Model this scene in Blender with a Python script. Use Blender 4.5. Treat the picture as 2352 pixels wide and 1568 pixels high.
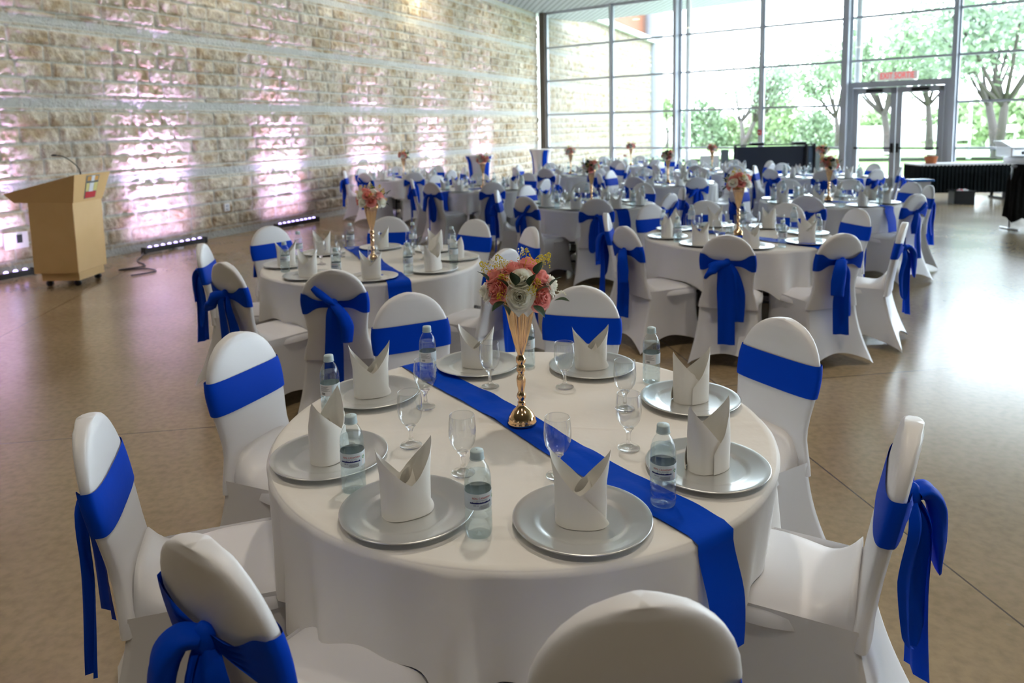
import bpy, math, random
import numpy as np
from mathutils import Vector, Matrix
random.seed(7); rng = np.random.default_rng(7)
R = math.radians; PI = math.pi
S = bpy.context.scene
for o in list(bpy.data.objects): bpy.data.objects.remove(o)
C = S.collection

# ------------------------------------------------------------------ camera
CAMH = 1.687
cam = bpy.data.cameras.new('camera'); camo = bpy.data.objects.new('camera', cam); C.objects.link(camo); S.camera = camo
cam.sensor_width = 36; cam.lens = 1671/2352*36; cam.shift_y = -(784-489)/2352
pit, rol = R(6.70), R(-1.16)
fw = Vector((0, math.cos(pit), -math.sin(pit))); up = Vector((0, math.sin(pit), math.cos(pit))); rt = Vector((1, 0, 0))
rt2 = rt*math.cos(rol)+up*math.sin(rol); up2 = -rt*math.sin(rol)+up*math.cos(rol)
camo.matrix_world = Matrix(((rt2.x, up2.x, -fw.x, 0), (rt2.y, up2.y, -fw.y, 0), (rt2.z, up2.z, -fw.z, CAMH), (0, 0, 0, 1)))
cam.clip_start = .05; cam.clip_end = 400
cam.dof.use_dof = True; cam.dof.focus_distance = 2.05; cam.dof.aperture_fstop = 3.6

# ------------------------------------------------------------------ world, exposure
W = bpy.data.worlds.new('overcast_sky'); S.world = W; W.use_nodes = True
W.node_tree.nodes['Background'].inputs[0].default_value = (.78, .88, 1.0, 1)
W.node_tree.nodes['Background'].inputs[1].default_value = 2.9
S.view_settings.view_transform = 'Standard'; S.view_settings.look = 'None'; S.view_settings.gamma = 1
S.view_settings.use_curve_mapping = False
S.view_settings.exposure = 2.38

# ------------------------------------------------------------------ materials
def mat(name, col, rough=.5, metal=0, spec=.5, sheen=0, bump=None, noise=None, coat=0, trans=0, ior=1.45, emit=None, alpha=1, sss=0):
    m = bpy.data.materials.new(name); m.use_nodes = True; nt = m.node_tree; b = nt.nodes['Principled BSDF']
    b.inputs['Base Color'].default_value = (*col, 1); b.inputs['Roughness'].default_value = rough
    b.inputs['Metallic'].default_value = metal; b.inputs['Specular IOR Level'].default_value = spec
    b.inputs['Sheen Weight'].default_value = sheen; b.inputs['Coat Weight'].default_value = coat
    b.inputs['Transmission Weight'].default_value = trans; b.inputs['IOR'].default_value = ior
    if sss: b.inputs['Subsurface Weight'].default_value = sss; b.inputs['Subsurface Radius'].default_value = (.02, .01, .008)
    if emit: b.inputs['Emission Color'].default_value = (*emit[0], 1); b.inputs['Emission Strength'].default_value = emit[1]
    if noise or bump:
        tc = nt.nodes.new('ShaderNodeTexCoord')
    if noise:   # (scale, colour2, amount)
        n = nt.nodes.new('ShaderNodeTexNoise'); n.inputs['Scale'].default_value = noise[0]; n.inputs['Detail'].default_value = 5
        nt.links.new(tc.outputs['Object'], n.inputs['Vector'])
        r = nt.nodes.new('ShaderNodeMapRange'); r.inputs[1].default_value = .3; r.inputs[2].default_value = .7; r.inputs[4].default_value = noise[2]
        nt.links.new(n.outputs['Fac'], r.inputs[0])
        x = nt.nodes.new('ShaderNodeMix'); x.data_type = 'RGBA'; x.inputs['A'].default_value = (*col, 1); x.inputs['B'].default_value = (*noise[1], 1)
        nt.links.new(r.outputs[0], x.inputs['Factor']); nt.links.new(x.outputs['Result'], b.inputs['Base Color'])
    if bump:    # (scale, strength, distance)
        n = nt.nodes.new('ShaderNodeTexNoise'); n.inputs['Scale'].default_value = bump[0]; n.inputs['Detail'].default_value = 4
        nt.links.new(tc.outputs['Object'], n.inputs['Vector'])
        bp = nt.nodes.new('ShaderNodeBump'); bp.inputs['Strength'].default_value = bump[1]; bp.inputs['Distance'].default_value = bump[2]
        nt.links.new(n.outputs['Fac'], bp.inputs['Height']); nt.links.new(bp.outputs[0], b.inputs['Normal'])
    return m
def petal_mat(name, col, tr):
    m = mat(name, col, .75, spec=.15); nt = m.node_tree; b = nt.nodes['Principled BSDF']; out = nt.nodes['Material Output']
    t = nt.nodes.new('ShaderNodeBsdfTranslucent'); t.inputs[0].default_value = (*col, 1); mx = nt.nodes.new('ShaderNodeMixShader'); mx.inputs[0].default_value = tr
    nt.links.new(b.outputs[0], mx.inputs[1]); nt.links.new(t.outputs[0], mx.inputs[2]); nt.links.new(mx.outputs[0], out.inputs[0]); return m
def thin_glass(name, tint=(1, 1, 1), rough=.0, f0=.045, pwr=4.5, amt=.7):
    m = bpy.data.materials.new(name); m.use_nodes = True; nt = m.node_tree; nt.nodes.clear()
    out = nt.nodes.new('ShaderNodeOutputMaterial'); mx = nt.nodes.new('ShaderNodeMixShader'); t = nt.nodes.new('ShaderNodeBsdfTransparent')
    g = nt.nodes.new('ShaderNodeBsdfGlossy'); g.inputs['Roughness'].default_value = rough; t.inputs[0].default_value = (*tint, 1)
    lw = nt.nodes.new('ShaderNodeLayerWeight'); lw.inputs['Blend'].default_value = .5      # Schlick curve, the same from both sides of the sheet
    pw = nt.nodes.new('ShaderNodeMath'); pw.operation = 'POWER'; pw.inputs[1].default_value = pwr; nt.links.new(lw.outputs['Facing'], pw.inputs[0])
    ma = nt.nodes.new('ShaderNodeMath'); ma.operation = 'MULTIPLY_ADD'; ma.inputs[1].default_value = amt; ma.inputs[2].default_value = f0; nt.links.new(pw.outputs[0], ma.inputs[0])
    nt.links.new(ma.outputs[0], mx.inputs[0]); nt.links.new(t.outputs[0], mx.inputs[1]); nt.links.new(g.outputs[0], mx.inputs[2])
    nt.links.new(mx.outputs[0], out.inputs[0]); return m
def part_glass(name, tint, ior, k):
    m = bpy.data.materials.new(name); m.use_nodes = True; nt = m.node_tree; nt.nodes.clear()
    out = nt.nodes.new('ShaderNodeOutputMaterial'); mx = nt.nodes.new('ShaderNodeMixShader'); t = nt.nodes.new('ShaderNodeBsdfTransparent')
    g = nt.nodes.new('ShaderNodeBsdfGlass'); g.inputs['Roughness'].default_value = 0; g.inputs['IOR'].default_value = ior; t.inputs[0].default_value = (*tint, 1); g.inputs[0].default_value = (*tint, 1)
    mx.inputs[0].default_value = k; nt.links.new(t.outputs[0], mx.inputs[1]); nt.links.new(g.outputs[0], mx.inputs[2]); nt.links.new(mx.outputs[0], out.inputs[0]); return m
M = {}
M['spandex'] = mat('white_spandex', (.78, .78, .80), .40, spec=.55, sheen=.1, bump=(5, .10, .02))
M['blue'] = mat('royal_blue_satin', (.0, .055, .56), .55, spec=.08, sheen=0, bump=(18, .12, .01))
M['cloth'] = mat('cream_tablecloth', (.80, .785, .755), .72, spec=.25, bump=(6, .25, .02))
M['napkin'] = mat('ivory_napkin', (.86, .84, .79), .8, spec=.2, bump=(60, .08, .004))
M['runner'] = mat('blue_satin_runner', (.0, .058, .56), .55, spec=.07, bump=(10, .2, .02))
M['charger'] = mat('silver_charger', (.76, .77, .77), .28, metal=.82, bump=(30, .06, .003))
M['gold'] = mat('rose_gold', (.86, .55, .30), .12, metal=1)
M['glass'] = part_glass('clear_glass', (1, 1, 1), 1.45, .65)
M['pet'] = thin_glass('pale_blue_plastic', (.94, .975, .985))
M['water'] = part_glass('water', (.94, .98, .995), 1.33, .2)
M['bowl'] = thin_glass('thin_bowl_glass', (.94, .955, .965), .01, .07, 2.2, .8)
M['cap'] = mat('frosted_cap', (.50, .62, .66), .5)
M['label'] = mat('bottle_label', (.66, .76, .82), .5); M['label_white'] = mat('label_panel', (.78, .78, .80), .5)
M['navy'] = mat('navy_print', (.01, .02, .16), .5); M['redprint'] = mat('red_print', (.55, .05, .06), .5)
M['greenprint'] = mat('green_print', (.02, .35, .10), .5); M['blackprint'] = mat('black_print', (.04, .04, .05), .5)
M['pink'] = petal_mat('pink_petal', (.95, .47, .43), .42); M['white_petal'] = petal_mat('white_petal', (.94, .94, .86), .42)
M['leaf'] = mat('dark_leaf', (.012, .045, .015), .5); M['sprig'] = mat('yellow_sprig', (.80, .66, .03), .7); M['stem'] = mat('green_stem', (.10, .25, .04), .7)
M['maple'] = mat('maple_veneer', (.82, .54, .25), .42, noise=(2.2, (.74, .47, .20), .8), coat=.1)
M['dark'] = mat('black_plastic', (.015, .016, .02), .4); M['alu'] = mat('painted_mullion', (.50, .53, .60), .45, metal=.2)  # mullion colour lightened to stand in for window haze and flare
M['post'] = mat('brown_post', (.12, .10, .09), .6); M['steel'] = mat('stainless', (.55, .56, .58), .3, metal=1)
M['lightalu'] = mat('light_frame', (.55, .58, .62), .4); M['white'] = mat('white_paint', (.82, .82, .84), .5)
M['tablewood'] = mat('table_top', (.35, .30, .24), .6); M['foldleg'] = mat('table_leg', (.06, .06, .07), .4, metal=.5)
M['blackcloth'] = mat('black_skirting', (.012, .016, .018), .9, spec=.1, bump=(5, .4, .05)); M['terra'] = mat('terracotta', (.62, .20, .08), .8)
M['coat'] = mat('black_coat', (.012, .012, .012), .85, spec=.1, bump=(4, .6, .06)); M['screen'] = mat('charcoal_panel', (.018, .024, .042), .5)
M['greygreen'] = mat('grey_green_panel', (.30, .36, .36), .5); M['tub'] = mat('blue_plastic', (.0, .16, .62), .25)
M['signw'] = mat('sign_white', (.8, .78, .78), .5, emit=((.9, .85, .85), .05)); M['signr'] = mat('sign_red', (.62, .05, .04), .5, emit=((1, .1, .08), .12))
M['drape'] = mat('room_wall', (.14, .12, .10), .8); M['grass'] = mat('lawn', (.13, .22, .07), .9, noise=(.6, (.18, .27, .09), 1))
M['pave'] = mat('concrete_walk', (.62, .61, .58), .9); M['bark'] = mat('bark', (.07, .06, .055), .9)
M['foliage'] = mat('tree_leaves', (.26, .34, .23), .8, spec=.2); M['foliage2'] = mat('tree_leaves_yellow_green', (.33, .42, .25), .8, spec=.2)  # all leaf greens paled to stand in for the outdoor glare
M['foliage3'] = mat('tree_leaves_grey_green', (.30, .37, .29), .8, spec=.2); M['slats'] = mat('cedar_slats', (.22, .085, .045), .7)
M['hill'] = mat('far_field', (.22, .36, .16), 1); M['pane'] = thin_glass('window_glass', (.97, .985, .98))
M['crowns'] = mat('crest_orange', (.70, .35, .08), .5); M['crestgrey'] = mat('crest_grey', (.25, .25, .25), .5); M['crestyel'] = mat('crest_yellow', (.75, .65, .25), .5); M['crestred'] = mat('crest_red', (.60, .04, .05), .5)

# concrete floor: warm mottled, polished, saw-cut joints
def floor_mat():
    m = bpy.data.materials.new('polished_concrete'); m.use_nodes = True; nt = m.node_tree; b = nt.nodes['Principled BSDF']; N = nt.nodes.new; L = nt.links.new
    tc = N('ShaderNodeTexCoord'); mp = N('ShaderNodeMapping'); mp.inputs['Rotation'].default_value = (0, 0, -R(9.0)); L(tc.outputs['Object'], mp.inputs[0])
    n1 = N('ShaderNodeTexNoise'); n1.inputs['Scale'].default_value = .55; n1.inputs['Detail'].default_value = 7; L(tc.outputs['Object'], n1.inputs[0])
    n2 = N('ShaderNodeTexNoise'); n2.inputs['Scale'].default_value = 26; n2.inputs['Detail'].default_value = 5; L(tc.outputs['Object'], n2.inputs[0])
    r1 = N('ShaderNodeValToRGB'); e = r1.color_ramp.elements; e[0].position = .32; e[0].color = (.275, .198, .108, 1); e[1].position = .68; e[1].color = (.395, .298, .18, 1)
    L(n1.outputs[0], r1.inputs[0])
    r2 = N('ShaderNodeValToRGB'); e = r2.color_ramp.elements; e[0].position = .30; e[0].color = (.70, .70, .70, 1); e[1].position = .62; e[1].color = (1.06, 1.06, 1.06, 1); L(n2.outputs[0], r2.inputs[0])
    mu = N('ShaderNodeMix'); mu.data_type = 'RGBA'; mu.blend_type = 'MULTIPLY'; mu.inputs['Factor'].default_value = .6; L(r1.outputs[0], mu.inputs['A']); L(r2.outputs[0], mu.inputs['B'])
    v = N('ShaderNodeTexVoronoi'); v.inputs['Scale'].default_value = 7; L(tc.outputs['Object'], v.inputs[0])   # small aggregate specks
    vs = N('ShaderNodeMath'); vs.operation = 'LESS_THAN'; vs.inputs[1].default_value = .05; L(v.outputs['Distance'], vs.inputs[0])
    mv = N('ShaderNodeMix'); mv.data_type = 'RGBA'; mv.inputs['B'].default_value = (.33, .28, .21, 1); L(mu.outputs['Result'], mv.inputs['A'])
    vf = N('ShaderNodeMath'); vf.operation = 'MULTIPLY'; vf.inputs[1].default_value = .35; L(vs.outputs[0], vf.inputs[0]); L(vf.outputs[0], mv.inputs['Factor'])
    sp = N('ShaderNodeSeparateXYZ'); L(mp.outputs[0], sp.inputs[0]); js = []
    for ax, off in ((0, 2.01), (1, 4.27)):     # offsets of the two joint families
        a = N('ShaderNodeMath'); a.operation = 'ADD'; a.inputs[1].default_value = 54-off if ax == 0 else 54-off; L(sp.outputs[ax], a.inputs[0])
        mo = N('ShaderNodeMath'); mo.operation = 'PINGPONG'; mo.inputs[1].default_value = 2.7; L(a.outputs[0], mo.inputs[0])
        lt = N('ShaderNodeMath'); lt.operation = 'LESS_THAN'; lt.inputs[1].default_value = .004; L(mo.outputs[0], lt.inputs[0]); js.append(lt)
    mx = N('ShaderNodeMath'); mx.operation = 'MAXIMUM'; L(js[0].outputs[0], mx.inputs[0]); L(js[1].outputs[0], mx.inputs[1])
    mj = N('ShaderNodeMix'); mj.data_type = 'RGBA'; mj.inputs['B'].default_value = (.07, .05, .035, 1); L(mv.outputs['Result'], mj.inputs['A']); L(mx.outputs[0], mj.inputs['Factor'])
    L(mj.outputs['Result'], b.inputs['Base Color'])
    rr = N('ShaderNodeMapRange'); rr.inputs[1].default_value = .25; rr.inputs[2].default_value = .75; rr.inputs[3].default_value = .18; rr.inputs[4].default_value = .25; L(n1.outputs[0], rr.inputs[0]); L(rr.outputs[0], b.inputs['Roughness'])
    b.inputs['Specular IOR Level'].default_value = .95; return m
M['floor'] = floor_mat()
# split-face limestone: base colour from the block colours stored on the mesh, finer grain added here
def stone_mat():
    m = bpy.data.materials.new('split_face_limestone'); m.use_nodes = True; nt = m.node_tree; b = nt.nodes['Principled BSDF']; N = nt.nodes.new; L = nt.links.new
    at = N('ShaderNodeAttribute'); at.attribute_name = 'block'; tc = N('ShaderNodeTexCoord')
    n = N('ShaderNodeTexNoise'); n.inputs['Scale'].default_value = 7; n.inputs['Detail'].default_value = 8; n.inputs['Roughness'].default_value = .65; L(tc.outputs['Object'], n.inputs[0])
    r = N('ShaderNodeValToRGB'); e = r.color_ramp.elements; e[0].position = .36; e[0].color = (.66, .57, .46, 1); e[1].position = .60; e[1].color = (1.1, 1.1, 1.1, 1); L(n.outputs[0], r.inputs[0])
    mx = N('ShaderNodeMix'); mx.data_type = 'RGBA'; mx.blend_type = 'MULTIPLY'; L(at.outputs['Color'], mx.inputs['A']); L(r.outputs[0], mx.inputs['B']); L(at.outputs['Alpha'], mx.inputs['Factor'])
    L(mx.outputs['Result'], b.inputs['Base Color']); b.inputs['Roughness'].default_value = .85; b.inputs['Specular IOR Level'].default_value = .3
    n2 = N('ShaderNodeTexNoise'); n2.inputs['Scale'].default_value = 22; n2.inputs['Detail'].default_value = 6; L(tc.outputs['Object'], n2.inputs[0])
    bp = N('ShaderNodeBump'); bp.inputs['Strength'].default_value = .8; bp.inputs['Distance'].default_value = .03; L(n2.outputs[0], bp.inputs['Height']); L(bp.outputs[0], b.inputs['Normal'])
    return m
M['stone'] = stone_mat()
def ceil_mat():
    m = bpy.data.materials.new('linear_slat_ceiling'); m.use_nodes = True; nt = m.node_tree; b = nt.nodes['Principled BSDF']; N = nt.nodes.new; L = nt.links.new
    tc = N('ShaderNodeTexCoord'); mp = N('ShaderNodeMapping'); mp.inputs['Rotation'].default_value = (0, 0, -R(7.5)); L(tc.outputs['Object'], mp.inputs[0])
    sp = N('ShaderNodeSeparateXYZ'); L(mp.outputs[0], sp.inputs[0])
    a = N('ShaderNodeMath'); a.operation = 'PINGPONG'; a.inputs[1].default_value = .09; L(sp.outputs[0], a.inputs[0])
    lt = N('ShaderNodeMath'); lt.operation = 'LESS_THAN'; lt.inputs[1].default_value = .022; L(a.outputs[0], lt.inputs[0])
    mx = N('ShaderNodeMix'); mx.data_type = 'RGBA'; mx.inputs['A'].default_value = (.42, .45, .50, 1); mx.inputs['B'].default_value = (.17, .18, .22, 1); L(lt.outputs[0], mx.inputs['Factor'])
    L(mx.outputs['Result'], b.inputs['Base Color']); b.inputs['Roughness'].default_value = .5; return m
M['ceiling'] = ceil_mat()

# ------------------------------------------------------------------ mesh helpers
class MB:
    def __init__(s): s.v = []; s.f = []; s.mi = []; s.cur = 0
    def add(s, vs, fs):
        n = len(s.v); s.v += [tuple(v) for v in vs]; s.f += [tuple(i+n for i in f) for f in fs]; s.mi += [s.cur]*len(fs)
    def grid(s, P, nu, nv, cu=False):      # P[j*nu+i]; nu per row
        f = []
        for j in range(nv-1):
            for i in range(nu if cu else nu-1):
                a = j*nu+i; b = j*nu+(i+1) % nu; f.append((a, b, b+nu, a+nu))
        s.add(P, f)
    def box(s, c, d, rot=0, M4=None):
        x, y, z = d[0]/2, d[1]/2, d[2]/2; P = []
        for sx, sy, sz in ((-1,-1,-1),(1,-1,-1),(1,1,-1),(-1,1,-1),(-1,-1,1),(1,-1,1),(1,1,1),(-1,1,1)):
            p = Vector((sx*x, sy*y, sz*z)); p = Matrix.Rotation(rot, 3, 'Z') @ p if rot else p; P.append(p+Vector(c))
        s.add(P, [(0,3,2,1),(4,5,6,7),(0,1,5,4),(1,2,6,5),(2,3,7,6),(3,0,4,7)])
    def poly(s, P): s.add(P, [tuple(range(len(P)))])
    def lathe(s, prof, n=32, c=(0, 0, 0), rib=None):
        P = []
        for r, z in prof:
            for i in range(n):
                a = 2*PI*i/n; rr = r*(1+(rib(z, a) if rib else 0)); P.append((c[0]+rr*math.cos(a), c[1]+rr*math.sin(a), c[2]+z))
        s.grid(P, n, len(prof), True)
    def tube(s, pts, r, n=8, cap=True):
        pts = [Vector(p) for p in pts]; P = []; rs = r if isinstance(r, (list, tuple)) else [r]*len(pts)
        for k, p in enumerate(pts):
            t = (pts[min(k+1, len(pts)-1)]-pts[max(k-1, 0)]).normalized(); a = Vector((0, 0, 1)) if abs(t.z) < .9 else Vector((1, 0, 0))
            u = t.cross(a).normalized(); w = t.cross(u)
            for i in range(n): q = 2*PI*i/n; P.append(p+(u*math.cos(q)+w*math.sin(q))*rs[k])
        base = len(s.v); s.grid(P, n, len(pts), True)
        if cap: s.f += [tuple(base+i for i in range(n))[::-1], tuple(base+(len(pts)-1)*n+i for i in range(n))]; s.mi += [s.cur]*2
    def mesh(s, name, mats, smooth=True, auto=None):
        me = bpy.data.meshes.new(name); me.from_pydata(s.v, [], s.f)
        for m in (mats if isinstance(mats, (list, tuple)) else [mats]): me.materials.append(m)
        me.polygons.foreach_set('material_index', s.mi); me.polygons.foreach_set('use_smooth', [smooth]*len(me.polygons)); me.update()
        if auto: me.set_sharp_from_angle(angle=R(auto))
        return me
def obj(name, me, parent=None, loc=(0, 0, 0), rz=0):
    o = bpy.data.objects.new(name, me); C.objects.link(o); o.location = loc; o.rotation_euler = (0, 0, rz)
    if parent: o.parent = parent
    return o
def thing(name, label, cat, loc=(0, 0, 0), rz=0, group=None, me=None):
    o = obj(name, me, None, loc, rz); o['label'] = label; o['category'] = cat
    if group: o['group'] = group
    return o
def struct(name, me, loc=(0, 0, 0), rz=0):
    o = obj(name, me, None, loc, rz); o['kind'] = 'structure'; return o
def dup(src, loc, rz, label, group=None, depth=2):
    r = src.copy(); C.objects.link(r); r.location = loc; r.rotation_euler = (0, 0, rz); r['label'] = label
    if group: r['group'] = group
    if depth:
        for ch in src.children:
            c = ch.copy(); C.objects.link(c); c.parent = r
            if depth > 1:
                for g in ch.children: d = g.copy(); C.objects.link(d); d.parent = c
    return r
def bevel(o, w, seg=2):
    m = o.modifiers.new('bevel', 'BEVEL'); m.width = w; m.segments = seg; m.limit_method = 'ANGLE'; return o
def smooth01(x): x = max(0, min(1, x)); return x*x*(3-2*x)
def vnoise(x, y, seed=0):                  # numpy value noise
    r = np.random.default_rng(seed); T = r.random((256, 256)); xi = np.floor(x).astype(int); yi = np.floor(y).astype(int); fx = x-xi; fy = y-yi
    fx = fx*fx*(3-2*fx); fy = fy*fy*(3-2*fy); g = lambda a, b: T[a % 256, b % 256]
    return (g(xi, yi)*(1-fx)+g(xi+1, yi)*fx)*(1-fy)+(g(xi, yi+1)*(1-fx)+g(xi+1, yi+1)*fx)*fy

# ------------------------------------------------------------------ setting
P0 = Vector((-5.671, 10.064)); DL = Vector((math.sin(R(25.3)), math.cos(R(25.3))))
CW = Vector((1.16, 23.96)); DW = Vector((math.sin(R(52.7)), -math.cos(R(52.7))))      # window wall: starts at the corner, runs right and towards us
NL = Vector((DL.y, -DL.x)); NW = Vector((DW.y, -DW.x))       # NL points into the room; NW points inwards
if NW.dot(Vector((0, 0))-CW) < 0: NW = -NW
CEIL = 5.30
SL = (CW-P0).dot(DL)-.12
def wl(s, off=0, z=0): p = P0+DL*s+NL*off; return Vector((p.x, p.y, z))
def ww(t, off=0, z=0): p = CW+DW*t+NW*off; return Vector((p.x, p.y, z))
A1 = ww(0); A2 = ww(24); back = -8
m = MB(); BL = P0+DL*((back-P0.y)/DL.y)
poly = [(BL.x, BL.y), (20.4, back), (A2.x, A2.y), (A1.x, A1.y), (wl(SL).x-.1, wl(SL).y)]
m.poly([(x, y, 0) for x, y in poly]); struct('floor', m.mesh('floor', M['floor'], False))
m = MB(); cp = [(BL.x-.5, BL.y), (20.4, back)]+[(ww(24, -2.6).x, ww(24, -2.6).y), (ww(-.2, -2.6).x, ww(-.2, -2.6).y), (wl(SL).x-.5, wl(SL).y)]
m.add([(x, y, CEIL) for x, y in cp]+[(x, y, CEIL+.35) for x, y in cp], [tuple(range(5))[::-1], tuple(range(5, 10))]+[(i, (i+1) % 5, (i+1) % 5+5, i+5) for i in range(5)])
struct('ceiling', m.mesh('ceiling', M['ceiling'], False))
m = MB(); m.box(((BL.x+20.4)/2, back-.1, CEIL/2), (20.4-BL.x, .2, CEIL)); struct('wall_back', m.mesh('wall_back', M['drape'], False))
m = MB(); m.box((20.5, (back+2.5)/2, CEIL/2), (.2, 2.5-back, CEIL)); struct('wall_right', m.mesh('wall_right', M['drape'], False))
e = Vector((20.4, 2.5)); d = Vector((A2.x, A2.y))-e; L_ = d.length; ar = math.atan2(d.y, d.x); dn = d.normalized()
m = MB()
for k in range(4): q = e+dn*(L_*k/3); m.box((q.x, q.y, CEIL/2), (.14, .2, CEIL), ar)
for z in (.05, 1.0, 2.07, 3.14, 4.19, CEIL-.04): m.box((e.x+d.x/2, e.y+d.y/2, z), (L_, .1, .06), ar)
o = struct('window_12', m.mesh('window_rails', M['alu'], False))  # unseen glazed bay, added to bring more daylight in from the right
m = MB(); m.box((e.x+d.x/2, e.y+d.y/2, CEIL/2), (L_, .008, CEIL), ar); obj('glass_pane', m.mesh('glass_pane', M['pane'], False), o)

def stone_wall(name, s0, s1, z0, z1, step, origin=P0, dirv=DL, nrm=NL, seed=1, tone_k=1.0):
    ns = int((s1-s0)/step)+1; nz = int((z1-z0)/(step*.8))+1
    s = np.linspace(s0, s1, ns); z = np.linspace(z0, z1, nz); SS, ZZ = np.meshgrid(s, z)
    # course boundaries: smooth ledge .09, thin rough .07, four tall .195, thin .055
    cb = [-.05, .10, .16]; kinds = ['ledge', 'thin']; zz = .16
    while zz < z1+.3:
        for k in range(4): zz += .205; cb.append(zz); kinds.append('tall')
        zz += .05; cb.append(zz); kinds.append('thin'); zz += .10; cb.append(zz); kinds.append('ledge'); zz += .065; cb.append(zz); kinds.append('thin')
    cb = np.array(cb); ci = np.clip(np.searchsorted(cb, ZZ, side='right')-1, 0, len(kinds)-1)
    lo = cb[ci]; hi = cb[ci+1]; r = np.random.default_rng(seed)
    disp = np.zeros_like(SS); col = np.ones(SS.shape+(4,))
    big = vnoise(SS*11+ZZ*3, ZZ*9-SS*2, seed+3)*.55+vnoise(SS*24+ZZ*5, ZZ*17, seed+4)*.45; fine = vnoise(SS*45, ZZ*45, seed+5)
    for k, kd in enumerate(kinds):
        msk = ci == k
        if not msk.any(): continue
        w = {'tall': (.34, .62), 'thin': (.5, .9), 'ledge': (1.1, 1.3)}[kd]
        e = [s0-r.random()*.4]
        while e[-1] < s1+1: e.append(e[-1]+r.uniform(*w))
        e = np.array(e); bi = np.searchsorted(e, SS[msk], side='right')-1; ds = np.minimum(SS[msk]-e[bi], e[bi+1]-SS[msk]); dz = np.minimum(ZZ[msk]-lo[msk], hi[msk]-ZZ[msk])
        tone = r.normal(0, 1, len(e)); proud = r.uniform(-1, 1, len(e))
        if kd == 'ledge':
            disp[msk] = .012-.012*(ds < .006); col[msk, :3] = np.array([.56, .56, .53])*(1+.04*tone[bi])[:, None]; col[msk, 3] = .15
        else:
            ed = np.clip(np.minimum(ds, dz)/.035, 0, 1); ed = ed*ed*(3-2*ed); j = (np.minimum(ds, dz) < .012)
            amp = .048 if kd == 'tall' else .03
            disp[msk] = ed*(.018+amp*1.25*(big[msk]-.25)+.010*proud[bi]+.013*fine[msk])
            bc = np.array([.64, .575, .465])*(1+.08*tone[bi])[:, None]; warm = np.clip((vnoise(SS[msk]*5, ZZ[msk]*7, seed+9)-.55)*3, 0, 1)[:, None]
            bc = bc*(1-warm*np.array([.20, .30, .42])); bc = np.where(j[:, None], np.array([.60, .585, .53]), bc)
            col[msk, :3] = bc; col[msk, 3] = np.where(j, .1, .85)
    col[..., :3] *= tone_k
    X = origin.x+dirv.x*SS+nrm.x*disp; Y = origin.y+dirv.y*SS+nrm.y*disp
    V = np.stack([X, Y, ZZ], -1).reshape(-1, 3)
    idx = np.arange(ns*nz).reshape(nz, ns); F = np.stack([idx[:-1, :-1], idx[:-1, 1:], idx[1:, 1:], idx[1:, :-1]], -1).reshape(-1, 4)
    me = bpy.data.meshes.new(name); me.vertices.add(len(V)); me.vertices.foreach_set('co', V.ravel()); me.loops.add(F.size); me.loops.foreach_set('vertex_index', F.ravel().astype(np.int32))
    me.polygons.add(len(F)); me.polygons.foreach_set('loop_start', np.arange(0, F.size, 4, dtype=np.int32)); me.polygons.foreach_set('loop_total', np.full(len(F), 4, dtype=np.int32))
    me.update(calc_edges=True); me.polygons.foreach_set('use_smooth', [True]*len(F))
    a = me.color_attributes.new('block', 'FLOAT_COLOR', 'POINT'); a.data.foreach_set('color', col.reshape(-1)); me.materials.append(M['stone'])
    return me
struct('wall_left', stone_wall('wall_left', -2.6, SL, 0, CEIL+.05, .024))
struct('wall_left_near', stone_wall('wall_left_near', (back-P0.y)/DL.y, -2.6, 0, CEIL+.05, .08, seed=5))
# the same stone wall carries on outside, beyond the glass
def box_along(m, s0, s1, off, th, z0, z1, f=None):
    f = f or wl; a = f(s0, off); b = f(s1, off); c = (a+b)/2; ang = math.atan2(b.y-a.y, b.x-a.x); m.box((c.x, c.y, (z0+z1)/2), ((b-a).length, th, z1-z0), ang)
OUT0 = SL+.5
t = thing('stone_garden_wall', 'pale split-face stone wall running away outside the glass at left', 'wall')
obj('stone_face', stone_wall('stone_face', OUT0, 30.6, 0, 5.72, .05, seed=8, tone_k=.40), t)  # outdoor stone colour darkened so the daylight does not burn it out
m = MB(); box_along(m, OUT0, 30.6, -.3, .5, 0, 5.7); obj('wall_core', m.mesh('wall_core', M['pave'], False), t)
m = MB(); box_along(m, SL+3.0, 30.7, -.2, .9, 5.72, 5.95); obj('white_coping', m.mesh('white_coping', M['lightalu'], False), t)
m = MB()
for i in range(110):
    s_ = SL+3.2+i*.11; box_along(m, s_, s_+.075, -.45, .06, 5.95, 8.0)
t = thing('slatted_screen', 'reddish cedar slat screen standing above the outdoor stone wall', 'screen', me=m.mesh('slatted_screen', M['slats'], False))
t = thing('round_column', 'tall white round column outside the window, tapering upward', 'column', (7.35, 37.4, 0))
m = MB(); m.lathe([(.50, 0), (.50, .1), (.40, .3), (.44, 3), (.42, 9.0)], 28); obj('shaft', m.mesh('shaft', mat('dimmed_white_column', (.20, .215, .24), .6)), t)  # white column greyed in its colour to offset the strong daylight

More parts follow.
